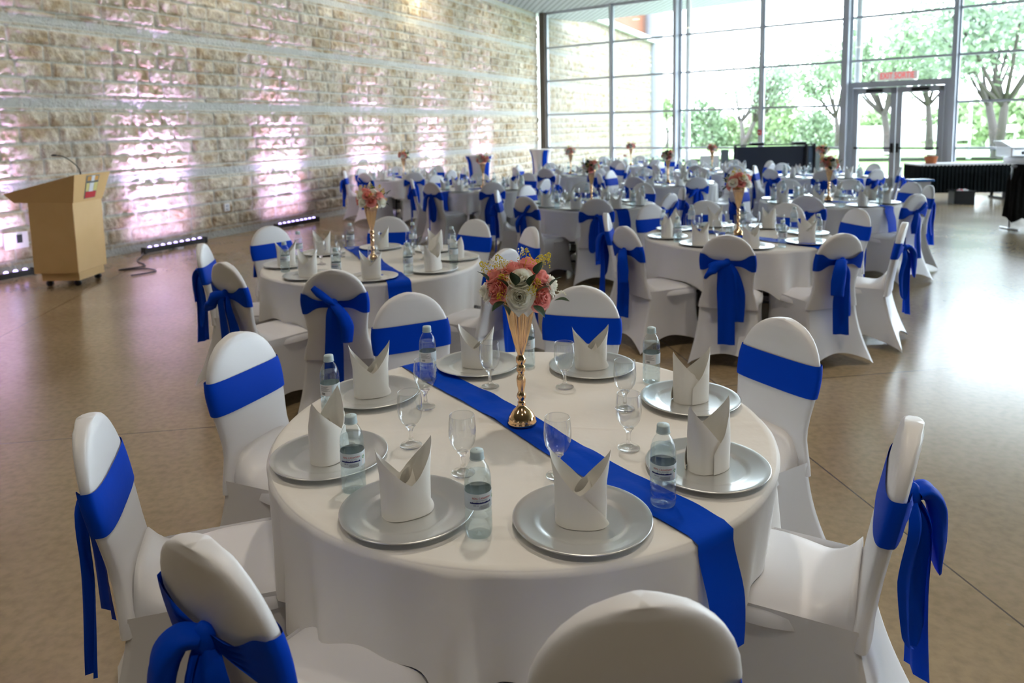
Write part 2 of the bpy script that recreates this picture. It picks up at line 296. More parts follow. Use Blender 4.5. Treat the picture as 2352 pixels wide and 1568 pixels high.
# window wall -------------------------------------------------------------
rails = [1.005, 2.07, 3.14, 4.19]
posts = [(0.0, .20, .20, 'post'), (2.47, .07, .16, 'lightalu'), (4.64, .10, .34, 'alu'), (7.02, .07, .16, 'lightalu'), (9.14, .14, .34, 'alu'), (11.46, .10, .30, 'alu'), (13.9, .07, .16, 'lightalu'), (16.3, .12, .3, 'alu'), (18.8, .07, .16, 'lightalu'), (21.2, .12, .3, 'alu'), (23.8, .12, .3, 'alu')]
tn = 0
for i, (tt, w_, d_, mm) in enumerate(posts):
    m = MB(); box_along(m, tt-w_/2, tt+w_/2, d_/2-.04, d_, 0, CEIL, ww); tn += 1; struct('trim_%d' % tn, m.mesh('post', M[mm], False))
    if mm == 'alu' and i in (2, 4):       # round white steel column standing outside the heavy mullion
        m = MB(); p = ww(tt+.22, -.16); m.lathe([(.075, 0), (.075, CEIL)], 20, (p.x, p.y, 0)); tn += 1; struct('trim_%d' % tn, m.mesh('steel_column', M['white']))
door_bay = 4
wn = 0
for i in range(len(posts)-1):
    a, b = posts[i][0]+posts[i][1]/2, posts[i+1][0]-posts[i+1][1]/2; wn += 1
    m = MB(); zs = [r for r in rails if not (i == door_bay and r < 2.6)]
    for z in zs: box_along(m, a, b, .03, .09, z-.028, z+.028, ww)
    box_along(m, a, b, .03, .09, CEIL-.07, CEIL, ww)
    if i != door_bay: box_along(m, a, b, .03, .12, 0, .09, ww)
    box_along(m, a, a+.05, .03, .09, 0 if i != door_bay else 2.62, CEIL, ww)
    fr = struct('window_%d' % wn, m.mesh('window_rails', M['alu'], False)); fr.name = 'window_%d' % wn
    m = MB(); box_along(m, a+.0, b, .0, .008, 0.05 if i != door_bay else 2.62, CEIL-.03, ww); g = obj('glass_pane', m.mesh('glass_pane', M['pane'], False), fr)
# doors in bay 5
a, b = posts[4][0]+.07, posts[5][0]-.05
m = MB(); box_along(m, a, b, .04, .16, 2.48, 2.62, ww); box_along(m, a, a+.10, .04, .16, 0, 2.5, ww); box_along(m, b-.12, b, .04, .16, 0, 2.5, ww)
tn += 1; struct('trim_%d' % tn, m.mesh('door_frame', M['alu'], False))
mid = (a+b)/2-.02
for k, (u0, u1) in enumerate(((a+.11, mid-.005), (mid+.005, b-.13))):
    m = MB(); s_ = .12; box_along(m, u0, u0+s_, .04, .06, .01, 2.47, ww); box_along(m, u1-s_, u1, .04, .06, .01, 2.47, ww); box_along(m, u0, u1, .04, .06, .01, .28, ww); box_along(m, u0, u1, .04, .06, 2.33, 2.47, ww)
    dr = struct('door_%d' % (k+1), m.mesh('door_leaf', M['alu'], False))
    m = MB(); box_along(m, u0+s_, u1-s_, .04, .008, .28, 2.33, ww); obj('glass_pane', m.mesh('glass_pane', M['pane'], False), dr)
    m = MB(); box_along(m, u0+.06, u1-.06, .13, .04, .985, 1.03, ww); hu = u1-.06 if k == 0 else u0+.06; box_along(m, hu-.03, hu+.03, .12, .07, .90, 1.12, ww); obj('push_bar', m.mesh('push_bar', M['dark'], False), dr)
    m = MB(); cx_ = (u0+u1)/2; box_along(m, cx_-.18, cx_+.18, .12, .07, 2.36, 2.43, ww); obj('door_closer', m.mesh('door_closer', M['dark'], False), dr)

def text_mesh(txt, size, material, depth=0):
    cu = bpy.data.curves.new('t', 'FONT'); cu.body = txt; cu.size = size; cu.align_x = 'CENTER'; cu.align_y = 'CENTER'; cu.extrude = depth
    o = bpy.data.objects.new('t', cu); C.objects.link(o); dg = bpy.context.evaluated_depsgraph_get(); dg.update()
    me = bpy.data.meshes.new_from_object(o.evaluated_get(dg)); bpy.data.objects.remove(o); me.materials.clear(); me.materials.append(material); return me
ang_w = math.atan2(DW.y, DW.x)
sgn = thing('exit_sign', 'white bilingual sign with red lettering above the glass double doors', 'sign', ww((a+b)/2-.02, .12, 2.63), ang_w)
m = MB(); m.box((0, 0, .10), (.86, .05, .20)); obj('sign_box', m.mesh('sign_box', M['signw'], False), sgn)
x0 = text_mesh('EXIT SORTIE', .20, M['signr'], .003)
for v in x0.vertices: v.co = Vector((v.co.x*.66, -.029, v.co.y*1.0+.10))
obj('lettering', x0, sgn)
m = MB(); box_along(m, 0, 24, -.05, .1, -.4, 0, ww); tn += 1; struct('trim_%d' % tn, m.mesh('sill', M['pave'], False))

# outdoors -----------------------------------------------------------------
m = MB(); n = 40; P = []
for j in range(n):
    for i in range(n):
        x = -30+i*4.0; y = 4+j*4.0; P.append((x, y, -.26+max(0, y-60)*.012+.1*math.sin(x*.11)*math.cos(y*.09)))
m.grid(P, n, n); struct('ground', m.mesh('ground', M['grass'])).name = 'lawn'
for nm, pts in (('entrance_pavement', [ww(-.3, -.1), ww(24, -.1), ww(24, -5.2), ww(-.3, -5.2)]), ('garden_path', [Vector((6, 40, 0)), Vector((60, 22, 0)), Vector((60, 25.5, 0)), Vector((6, 44, 0))])):
    m = MB(); m.poly([(p.x, p.y, -.02 if nm[0] == 'e' else .02) for p in pts]); o = struct(nm, m.mesh(nm, M['pave'], False))
# low white screen wall / road far away
m = MB(); m.box((22, 62, .6), (60, .3, 1.2), -.35); thing('white_fence', 'long low white fence on the far side of the lawn', 'fence', me=m.mesh('white_fence', M['white'], False))

def tree(name, label, cat, x, y, h, r, seed, leafm='foliage', trunks=1, leaves=2600, base=.35, flat=1.0, group=None):
    rr = random.Random(seed); t = thing(name, label, cat, (x, y, -.1), 0, group)
    m = MB(); tips = []
    for k in range(trunks):
        a = rr.random()*6.28; lean = .28*h*(1 if trunks > 1 else .2)
        p0 = Vector((0, 0, 0)); p1 = Vector((math.cos(a)*lean*.4, math.sin(a)*lean*.4, h*base)); 
        m.tube([p0, p1*.5+Vector((.05, 0, 0)), p1], [h*.028, h*.022, h*.017], 7)
        for q in range(7):
            b = a+rr.uniform(-1.6, 1.6) if trunks > 1 else rr.random()*6.28; L = rr.uniform(.45, 1)*r
            p2 = p1+Vector((math.cos(b)*L*.5, math.sin(b)*L*.5, rr.uniform(.15, .4)*h)); p3 = p2+Vector((math.cos(b)*L*.4, math.sin(b)*L*.4, rr.uniform(.02, .25)*h))
            m.tube([p1*.9, (p1+p2)/2+Vector((0, 0, -.03*h)), p2, p3], [h*.012, h*.009, h*.006, h*.002], 5); tips += [p2, p3, (p2+p3)/2]
    obj('trunk', m.mesh('trunk', M['bark']), t)
    V = []; F = []; n = 0
    for i in range(leaves):
        c = rr.choice(tips); q = Vector((rr.gauss(0, 1), rr.gauss(0, 1), rr.gauss(0, .8)*flat))*r*.13; p = c+q
        u = Vector((rr.gauss(0, 1), rr.gauss(0, 1), rr.gauss(0, 1))).normalized(); w = u.cross(Vector((rr.random(), rr.random(), 1))).normalized(); s_ = h*.017*rr.uniform(.6, 1.4)
        V += [p-u*s_, p+w*s_*.6, p+u*s_, p-w*s_*.6]; F.append((n, n+1, n+2, n+3)); n += 4
    me = bpy.data.meshes.new('crown'); me.from_pydata(V, [], F); me.materials.append(M[leafm]); obj('crown', me, t)
def bush(label, x, y, r, h, seed, leafm='foliage2', name='bush', group=None):
    rr = random.Random(seed); t = thing(name, label, 'bush' if name == 'bush' else 'tree', (x, y, -.1), 0, group); V = []; F = []; n = 0
    for i in range(2200):
        a = rr.random()*6.28; e = math.acos(rr.uniform(-.2, 1)); q = rr.uniform(.55, 1.05); p = Vector((math.cos(a)*math.sin(e)*r, math.sin(a)*math.sin(e)*r, .15*h+math.cos(e)*h*.85))*q
        u = Vector((rr.gauss(0, 1), rr.gauss(0, 1), rr.gauss(0, 1))).normalized(); w = u.cross(Vector((rr.random(), rr.random(), 1))).normalized(); s_ = .10*r*rr.uniform(.6, 1.4)
        V += [p-u*s_, p+w*s_*.6, p+u*s_, p-w*s_*.6]; F.append((n, n+1, n+2, n+3)); n += 4
    me = bpy.data.meshes.new('foliage'); me.from_pydata(V, [], F); me.materials.append(M[leafm]); obj('foliage', me, t)
    m = MB(); m.tube([(0, 0, 0), (0, 0, h*.5)], r*.06); obj('stem', m.mesh('stem', M['bark']), t)
def at(px, Y): return ((px-1176)/1671*Y*1.0, Y)
tree('leafy_tree', 'wide multi-stemmed tree with open branches beyond the window left of centre', 'tree', *at(1708, 55), 7.6, 3.9, 3, 'foliage3', 3, 3600, .26)
tree('leafy_tree', 'large leafy tree seen through the left glass door', 'tree', *at(2040, 38), 7.4, 3.3, 5, 'foliage', 2, 3200, .3)
tree('leafy_tree', 'large pale green tree at the far right of the window wall', 'tree', *at(2290, 34), 9.0, 4.2, 8, 'foliage3', 2, 4600, .28)
tree('leafy_tree', 'slim tree just right of the thick middle window post, beside the doors', 'tree', *at(1925, 46), 7.2, 2.6, 9, 'foliage', 1, 2600, .3)
tree('leafy_tree', 'tree with pale trunk seen through the right glass door', 'tree', *at(2135, 42), 8.2, 3.2, 12, 'foliage3', 1, 3000, .34)
tree('leafy_tree', 'tall narrow yellow green tree right behind the white column', 'tree', *at(1533, 58), 5.6, 2.0, 14, 'foliage2', 1, 2600, .2)
bush('dense dark rounded shrub below the multi-stemmed tree, on its left', *at(1612, 60), 1.9, 4.0, 21, 'foliage')
bush('yellow green shrub below the multi-stemmed tree, on its right', *at(1668, 62), 1.8, 2.4, 22, 'foliage2')
bush('rounded shrub behind the thin mullion, right of the multi-stemmed tree', *at(1782, 62), 2.4, 4.2, 23, 'foliage2')
bush('small dark conical shrub left of the glass doors', *at(1870, 50), 1.4, 2.8, 24, 'foliage')
bush('low shrub between the two glass doors in the distance', *at(2005, 70), 2.8, 2.6, 25, 'foliage2')
bush('broad pale shrub behind the tall lamp post', *at(2215, 60), 3.2, 3.2, 26, 'foliage2')
bush('broad shrub at the far right edge of the view outside', *at(2345, 50), 2.8, 3.4, 27, 'foliage2')
t = thing('lamp_post', 'tall slim lamp post with a white globe outside, right of the doors', 'lamp post', (*at(2226, 32), -.1))
m = MB(); m.tube([(0, 0, 0), (0, 0, 2.7)], .05, 10); m.tube([(0, 0, 0), (0, 0, .3)], .10, 10); obj('pole', m.mesh('pole', M['alu']), t)
m = MB(); m.lathe([(0.001, 2.7), (.12, 2.74), (.19, 2.88), (.19, 2.96), (.12, 3.1), (.001, 3.14)], 18); obj('globe', m.mesh('globe', M['white']), t)
t = thing('park_sign', 'small white sign board on posts out on the lawn at right', 'sign', (*at(2316, 36), -.1))
m = MB(); m.box((0, 0, 1.25), (.8, .05, .35)); obj('board', m.mesh('board', M['white'], False), t)
m = MB(); m.box((-.3, 0, .55), (.05, .05, 1.1)); m.box((.3, 0, .55), (.05, .05, 1.1)); obj('posts', m.mesh('posts', M['alu'], False), t)

# ------------------------------------------------------------------ light bars along the stone wall
def light_bar(center_s, label, power=1.0, off=.34):
    p = wl(center_s, off); ang = math.atan2(DL.y, DL.x)
    t = thing('light_bar', label, 'light', (p.x, p.y, 0), ang, 'LED bars along the stone wall')
    m = MB(); m.box((0, 0, .055), (1.08, .07, .07)); m.box((-.54, 0, .055), (.02, .09, .09)); m.box((.54, 0, .055), (.02, .09, .09)); o = obj('housing', m.mesh('housing', M['dark'], False), t)
    m = MB(); m.box((0, -.03, .01), (.10, .14, .02)); m.box((-.1, 0, .02), (.03, .05, .03)); m.box((.1, 0, .02), (.03, .05, .03)); obj('foot', m.mesh('foot', M['lightalu'], False), t)
    # lenses look up and a little out of the housing, the light itself is aimed up the wall
    for k in range(9):
        x = -.44+.11*k; m = MB(); m.lathe([(.001, .022), (.018, .018), (.027, .006), (.027, 0)], 12, (x, 0, .09)); obj('lens', m.mesh('lens', M['led']), t)
    cols = [((.72, .48, 1), 15), ((.58, .46, 1), 17), ((.80, .56, 1), 16)]
    for k, (cc, w_) in enumerate(cols):
        l = bpy.data.lights.new('led', 'AREA'); l.shape = 'RECTANGLE'; l.size = .95; l.size_y = .03; l.energy = w_*power*(.21, .075, .05)[k]; l.color = cc; l.spread = R((34, 62, 110)[k])
        lo = bpy.data.objects.new('led_glow', l); C.objects.link(lo); lo.parent = t; lo.location = (0, .02, .135)
        tilt = R((11, 20, 38)[k]); lo.rotation_euler = (PI-tilt*-1 if False else PI+tilt*-1, 0, 0)
    for k in range(5):       # single coloured diodes: streaks low on the wall
        l = bpy.data.lights.new('diode', 'SPOT'); l.energy = .75*power; l.spot_size = R(30); l.spot_blend = .6; l.shadow_soft_size = .012
        l.color = [(1, .12, .30), (.25, .30, 1), (.9, .9, 1), (.4, .35, 1), (1, .2, .55)][k]; lo = bpy.data.objects.new('diode_glow', l); C.objects.link(lo); lo.parent = t
        lo.location = (-.40+.2*k, .02, .13); lo.rotation_euler = (PI-R(26), 0, 0)
M['led'] = mat('led_lens', (.3, .25, .6), .2, emit=((.45, .36, 1), 1.1))
sB = (Vector((-5.03, 10.70))-P0).dot(DL)
light_bar(sB-2.62, 'dark light bar on the floor behind and left of the wooden lectern', 1.2)
light_bar(sB, 'purple LED bar on the floor just right of the wooden lectern')
light_bar(sB+2.62, 'purple LED bar by the wall foot, left of the covered chairs')
for k in range(3): light_bar(sB+2.62*(k+2), ['LED bar at the wall hidden behind the far left chairs', 'LED bar at the wall left of the nearer cocktail table', 'LED bar at the wall between the two cocktail tables'][k], .85)
# wall plates
p = wl((Vector((-4.787, 11.997))-P0).dot(DL), .055, .47); t = thing('wall_outlet', 'white square outlet plate on the stone wall between two light bars', 'outlet', p, math.atan2(DL.y, DL.x))
m = MB(); m.box((0, 0, 0), (.12, .03, .13)); bevel(obj('plate', m.mesh('plate', M['white'], False), t), .008)
m = MB(); m.box((0, -.018, .025), (.04, .01, .03)); m.box((0, -.018, -.03), (.04, .01, .03)); obj('socket', m.mesh('socket', M['lightalu'], False), t)
p = wl((Vector((-6.20, 8.95))-P0).dot(DL), .05, .42); t = thing('wall_outlet', 'white outlet box with a dark socket low on the wall left of the lectern', 'outlet', p, math.atan2(DL.y, DL.x))
m = MB(); m.box((0, 0, 0), (.28, .04, .20)); obj('plate', m.mesh('plate', M['white'], False), t)
m = MB(); m.box((.03, -.025, .02), (.06, .02, .10)); obj('socket', m.mesh('socket', M['dark'], False), t)
m = MB(); p = wl((Vector((-5.0, 11.0))-P0).dot(DL), .20)
pts = [(-4.60, 8.62, .012), (-4.42, 8.85, .012), (-4.62, 9.05, .012), (-4.95, 9.0, .012), (-4.75, 9.25, .012), (-5.02, 9.6, .012), (-5.15, 9.95, .012), (-5.22, 10.15, .03)]
def spline(P, n=8):
    P = [Vector(p) for p in P]; o = []
    for i in range(len(P)-1):
        a, b, c, d = P[max(i-1, 0)], P[i], P[i+1], P[min(i+2, len(P)-1)]
        for k in range(n): t_ = k/n; o.append(.5*((2*b)+(c-a)*t_+(2*a-5*b+4*c-d)*t_*t_+(3*b-a-3*c+d)*t_**3))
    return o+[P[-1]]
m.tube(spline(pts), .009, 6); thing('power_cable', 'dark power cable looping on the floor behind the lectern', 'cable', me=m.mesh('power_cable', M['dark']))

# ------------------------------------------------------------------ lectern with microphone
t = thing('lectern', 'light maple lectern with a colourful crest, standing by the stone wall', 'lectern', (-5.13, 8.34, 0))
m = MB(); m.box((0, 0, .56), (.50, .58, .80)); bevel(obj('body', m.mesh('body', M['maple'], False), t), .006)
m = MB(); m.box((.02, 0, .12), (.42, .50, .10)); obj('plinth', m.mesh('plinth', M['maple'], False), t)
for x, y in ((-.14, -.2), (.18, -.2), (-.14, .2), (.18, .2)):
    m = MB(); m.tube([(x, y-.015, .035), (x, y+.015, .035)], .035, 12); m.box((x, y, .06), (.04, .04, .03)); obj('caster', m.mesh('caster', M['dark']), t)
m = MB(); a_, b_ = .29, .36
P = [(-.40, -a_, .965), (.26, -a_, .95), (.26, a_, .95), (-.40, a_, .965), (-.46, -b_, 1.07), (.34, -b_, 1.265), (.34, b_, 1.265), (-.46, b_, 1.07)]
m.add(P, [(0, 3, 2, 1), (0, 1, 5, 4), (1, 2, 6, 5), (2, 3, 7, 6), (3, 0, 4, 7)])
P2 = [(-.46, -b_, 1.07), (.34, -b_, 1.265), (.34, b_, 1.265), (-.46, b_, 1.07), (-.43, -b_+.03, 1.075), (.31, -b_+.03, 1.255), (.31, b_-.03, 1.255), (-.43, b_-.03, 1.075), (-.43, -b_+.03, 1.04), (.31, -b_+.03, 1.20), (.31, b_-.03, 1.20), (-.43, b_-.03, 1.04)]
m.add(P2, [(0, 1, 5, 4), (1, 2, 6, 5), (2, 3, 7, 6), (3, 0, 4, 7), (4, 5, 9, 8), (5, 6, 10, 9), (6, 7, 11, 10), (7, 4, 8, 11), (8, 9, 10, 11)])
hd = obj('reading_desk', m.mesh('reading_desk', M['maple'], False), t)
def onfront(u, v, lift=.004):     # u -.5...5 along width, v 0..1 up the flared front panel
    x = .26+.08*v; y = (a_+(b_-a_)*v)*u*2; z = .95+.315*v; return (x+lift, y, z-lift*.25)
m = MB(); m.cur = 0
for q, (u0, u1, v0, v1, k, lf) in enumerate([(-.10, .14, .10, .93, 0, .003), (-.09, .13, .12, .34, 1, .006), (-.09, -.03, .36, .66, 2, .006), (.06, .13, .36, .66, 2, .006), (-.025, .055, .34, .66, 3, .007), (-.08, -.01, .74, .90, 4, .006), (.05, .12, .74, .90, 4, .006), (-.01, .05, .72, .92, 3, .008), (-.09, .13, .68, .71, 5, .007)]):
    u0, u1 = (u0-.02)*1.55+.015, (u1-.02)*1.55+.015; m.cur = k; m.poly([onfront(u0, v0, lf), onfront(u1, v0, lf), onfront(u1, v1, lf), onfront(u0, v1, lf)])
cr = obj('crest', m.mesh('crest', [M['crestgrey'], M['crestred'], M['crestyel'], M['label_white'], M['crowns'], M['dark']], False), t); cr['label'] = 'coloured crest emblem with a red lower field'
t = thing('gooseneck_microphone', 'thin black gooseneck microphone rising from the lectern top', 'microphone', (-4.97, 8.40, 1.215))
m = MB(); pts = spline([(0, 0, 0), (0, 0, .07), (-.03, 0, .13), (-.10, -.01, .20), (-.17, -.02, .245), (-.24, -.03, .26)]); m.tube(pts, [.008 if i < 8 else .005 for i in range(len(pts))], 8); obj('gooseneck', m.mesh('gooseneck', M['dark']), t)
m = MB(); m.tube([(-.24, -.03, .26), (-.27, -.033, .262), (-.29, -.036, .26)], [.010, .012, .008], 10); obj('capsule', m.mesh('capsule', M['dark']), t)
m = MB(); m.lathe([(.001, .02), (.022, .018), (.026, 0), (.026, -.02)], 16); obj('mount', m.mesh('mount', M['dark']), t)

# ------------------------------------------------------------------ chair (origin on the floor below the seat, faces +Y)
def hw(z):      # half width of the back at height z
    if z > .74: return .187*math.sqrt(max(0, 1-((z-.74)/.192)**2))**.92
    if z > .55: return .168+.019*smooth01((z-.55)/.19)
    return .168+.036*smooth01((.55-z)/.15)
def yc(z): return -.205-.095*((z-.42)/.51)**1.15 if z > .42 else -.205
def ring(z, a, b, y0, n=40, e=3.2):
    P = []
    for i in range(n):
        q = 2*PI*i/n; c, s = math.cos(q), math.sin(q)
        P.append((a*math.copysign(abs(c)**(2/e), c), y0+b*math.copysign(abs(s)**(2/e), s), z))
    return P
def chair_meshes():
    D = {}; m = MB(); n = 40; P = []; zs = [.40, .44, .48, .52, .56, .60, .64, .68, .72, .76, .80, .83, .86, .88, .90, .912, .922, .928, .9315]
    for z in zs: P += ring(z, max(hw(z), .004), .026 if z < .92 else .022, yc(z), n)
    m.grid(P, n, len(zs), True); k = len(P); c = (0, yc(.932), .932); m.v.append(c); m.f += [(k-n+i, k-n+(i+1) % n, k) for i in range(n)]; m.mi += [0]*n
    D['backrest'] = m.mesh('backrest', M['spandex'])
    # seat: domed slab flowing up into the back
    m = MB(); P = []; nu, nv = 21, 22
    for j in range(nv):
        v = j/(nv-1); y = .225-v*.415
        for i in range(nu):
            u = -1+2*i/(nu-1); w_ = .205-.040*smooth01((v-.45)/.5)+.006*math.sin(v*3.1); x = u*w_
            z = .462+.012*(1-u*u)*math.sin(min(1, v*1.15)*PI)-.028*abs(u)**7-.030*max(0, 1-v*7)**2
            if v > .74: z += .085*((v-.74)/.26)**2*(1-.75*abs(u)**5)
            P.append((x, y, z))
    m.grid(P, nu, nv); per = [i for i in range(nu)]+[j*nu+nu-1 for j in range(1, nv)]+[(nv-1)*nu+i for i in range(nu-2, -1, -1)]+[j*nu for j in range(nv-2, 0, -1)]
    base = len(m.v); sk = [m.v[i] for i in per]; m.v += [(x*1.01, y*1.0, .405) for x, y, z in sk]; L_ = len(per)
    for i in range(L_): m.f.append((per[i], base+i, base+(i+1) % L_, per[(i+1) % L_])); m.mi.append(0)
    D['seat'] = m.mesh('seat', M['spandex'])
    # skirt stretched from the seat rim down to the four feet
    m = MB(); P = []; n = 96; nv = 16
    cs = [(.205, .225), (-.205, .225), (-.196, -.20), (.196, -.20)]; cb = [(.218, .27), (-.218, .27), (-.255, -.335), (.255, -.335)]
    for j in range(nv):
        v = j/(nv-1)
        for i in range(n):
            q = i/n*4; k = int(q); f = q-k; A, B = cs[k], cs[(k+1) % 4]; A2_, B2 = cb[k], cb[(k+1) % 4]
            xt = A[0]*(1-f)+B[0]*f; yt = A[1]*(1-f)+B[1]*f; xb = A2_[0]*(1-f)+B2[0]*f; yb = A2_[1]*(1-f)+B2[1]*f
            arch = math.sin(PI*f); h = .085*arch**.7; pull = .045*arch; L_ = math.hypot(xb, yb); xb -= xb/L_*pull; yb -= yb/L_*pull
            w_ = v**1.15; bend = -.018*math.sin(PI*v)*(1-.3*arch)
            x = xt*(1-w_)+xb*w_; y = yt*(1-w_)+yb*w_; L2 = math.hypot(x, y)+1e-6; x += x/L2*bend; y += y/L2*bend
            P.append((x, y, .452*(1-v)+(.012+h)*v-(.0 if v else 0)))
    m.grid(P, n, nv, True); D['skirt'] = m.mesh('skirt', M['spandex'])
    m = MB()
    for x, y in cb: m.tube([(x*.97, y*.97, 0), (x*.97, y*.97, .03)], .016, 10)
    D['foot'] = m.mesh('foot', M['dark'])
    # sash band: wide and flat across the front, gathered towards the knot behind
    m = MB(); P = []; n = 72; nv = 9; zc = .737
    for j in range(nv):
        v = j/(nv-1)-.5
        for i in range(n):
            q = 2*PI*i/n; c, s = math.cos(q), math.sin(q); back_ = max(0, -s); g = smooth01((back_-.50)/.5)*smooth01((.97-abs(c))/.97*1.25)
            half = .120*(1-.66*g); wav = .0045*math.sin(v*26+c*6)*g
            z = zc+v*half+.012*math.sin(c*3)*(1-g)*0; a = hw(z)+.005; b = .0305+.004*g
            P.append((a*math.copysign(abs(c)**(2/3.2), c), yc(z)+b*math.copysign(abs(s)**(2/3.2), s)-wav*0+(-(.004+wav) if s < -.3 else 0), z))
    m.grid(P, n, nv, True); D['sash'] = m.mesh('sash', M['blue'])
    return D
def ribbon(m, pts, widths, side=(1, 0, 0), fold=.0, nw=7, n=7):
    pts = spline(pts, n); K = len(pts); P = []
    for k, p in enumerate(pts):
        f = k/(K-1)*(len(widths)-1); i = min(int(f), len(widths)-2); w_ = widths[i]*(1-(f-i))+widths[i+1]*(f-i)
        t_ = (pts[min(k+1, K-1)]-pts[max(k-1, 0)]).normalized(); s_ = Vector(side); s_ = (s_-t_*s_.dot(t_)).normalized(); nn = t_.cross(s_)
        for q in range(nw):
            u = q/(nw-1)-.5; P.append(p+s_*u*w_+nn*(fold*math.cos(u*9+k*.15)))
    m.grid(P, nw, K)
def puff(m, pts, ws, ds, side=(1, 0, 0), n=18, sub=7):
    pts = spline(pts, sub); K = len(pts); P = []
    for k, p in enumerate(pts):
        f = k/(K-1)*(len(ws)-1); i = min(int(f), len(ws)-2); g = f-i; w_ = ws[i]*(1-g)+ws[i+1]*g; d_ = ds[i]*(1-g)+ds[i+1]*g
        t_ = (pts[min(k+1, K-1)]-pts[max(k-1, 0)]).normalized(); s_ = Vector(side); s_ = (s_-t_*s_.dot(t_)).normalized(); nn = t_.cross(s_)
        for q in range(n):
            a = 2*PI*q/n; r_ = 1+.10*math.sin(3*a+k*.12)+.05*math.sin(7*a+k*.3); P.append(p+s_*w_*.5*math.cos(a)*r_+nn*d_*.5*math.sin(a)*r_)
    m.grid(P, n, K, True); b = len(m.v)-n; m.f.append(tuple(b+i for i in range(n))); m.mi.append(0)
yb_ = yc(.737)-.034
def bow_meshes(var):
    K = MB(); P = []; n = 16
    for j in range(9):
        th_ = PI*j/8
        for i in range(n): q = 2*PI*i/n; P.append((.027*math.sin(th_)*math.cos(q)*(1+.12*math.sin(3*q)), yb_-.010+.020*math.sin(th_)*math.sin(q), .737+.034*math.cos(th_)))
    K.grid(P, n, 9, True); out = [('knot', K.mesh('knot', M['blue']))]
    def add(name, pts, w_, fold=.006, side=(1, 0, 0)):
        m = MB(); ribbon(m, pts, w_, side, fold); me = m.mesh(name, M['blue']); out.append((name, me))
    def loop(pts, ws, ds, side): m = MB(); puff(m, pts, ws, ds, side); out.append(('loop', m.mesh('loop', M['blue'])))
    y = yb_-.012
    if var == 0:    # drooping loop on the left, long straight tail and a shorter pointed one
        loop([(.01, y, .738), (-.045, y-.022, .730), (-.095, y-.030, .695), (-.138, y-.024, .635)], [.045, .055, .085, .075], [.03, .045, .05, .020], (.55, .1, .8))
        add('tail', [(.0, y, .740), (-.010, y-.022, .70), (-.008, y-.010, .56), (.0, y-.004, .38), (.004, y-.012, .17)], [.05, .095, .115, .115, .115], .007)
        add('tail', [(.02, y, .735), (.055, y-.012, .66), (.080, y+.006, .52), (.075, y+.010, .33)], [.03, .06, .085, .085], .006, (.9, .35, 0))
    elif var == 1:  # big soft loop drooping on the right, wide tail
        loop([(.0, y, .742), (.03, y-.028, .742), (.055, y-.050, .70), (.072, y-.055, .61), (.085, y-.060, .52)], [.05, .065, .085, .100, .085], [.03, .04, .045, .04, .018], (1, .25, .1))
        add('tail', [(-.01, y, .735), (-.035, y-.018, .67), (-.045, y-.004, .54), (-.050, y-.01, .40), (-.05, y-.015, .36)], [.04, .08, .105, .09, .02], .007, (.8, -.5, 0))
        add('tail', [(.01, y, .735), (.015, y-.026, .66), (.020, y-.018, .46), (.016, y-.024, .24)], [.04, .08, .10, .10], .008, (.8, .6, 0))
    elif var == 2:  # upright small loop plus two hanging tails
        loop([(.01, y, .735), (-.03, y-.018, .770), (-.07, y-.024, .805), (-.105, y-.018, .838)], [.03, .04, .045, .03], [.03, .028, .028, .015], (.4, .2, 1))
        loop([(.0, y, .735), (.045, y-.025, .69), (.075, y-.035, .62), (.07, y-.028, .53)], [.045, .06, .075, .06], [.03, .04, .045, .02], (1, .3, .1))
        add('tail', [(.0, y, .735), (.0, y-.022, .68), (-.004, y-.010, .5), (-.016, y-.014, .26)], [.045, .08, .105, .115], .007)
    else:           # plain knot, two tails hanging close to the cover
        add('tail', [(.0, y, .735), (-.01, y-.012, .68), (-.03, y+.004, .5), (-.035, y+.012, .34)], [.045, .08, .105, .11], .007, (.8, .5, 0))
        add('tail', [(.01, y, .735), (.02, y-.022, .66), (.03, y-.014, .46), (.02, y-.030, .20)], [.04, .07, .06, .045], .010, (.6, .8, 0))
    return out
CH = chair_meshes(); BOWS = [bow_meshes(v) for v in range(4)]
GC = 'white covered chairs with blue sashes around the round tables'
def make_chair(var, label, loc, rz):
    t = thing('banquet_chair', label, 'chair', loc, rz, GC)
    for k in ('seat', 'backrest', 'skirt'): obj(k, CH[k], t)
    s = obj('sash', CH['sash'], t); s['label'] = 'royal blue satin sash'
    for nm, me in BOWS[var]: obj(nm, me, s)
    return t
proto = {}
def chair(label, x, y, face, var, mirror=False):     # face: direction the sitter looks, radians
    rz = face-PI/2; key = (var, mirror)
    if key not in proto:
        t = make_chair(var, label, (x, y, 0), rz)
        if mirror:
            for s in t.children:
                if s.name.startswith('sash'):
                    for b in s.children: b.scale = (-1, 1, 1)
        proto[key] = t; return t
    return dup(proto[key], (x, y, 0), rz, label, GC)

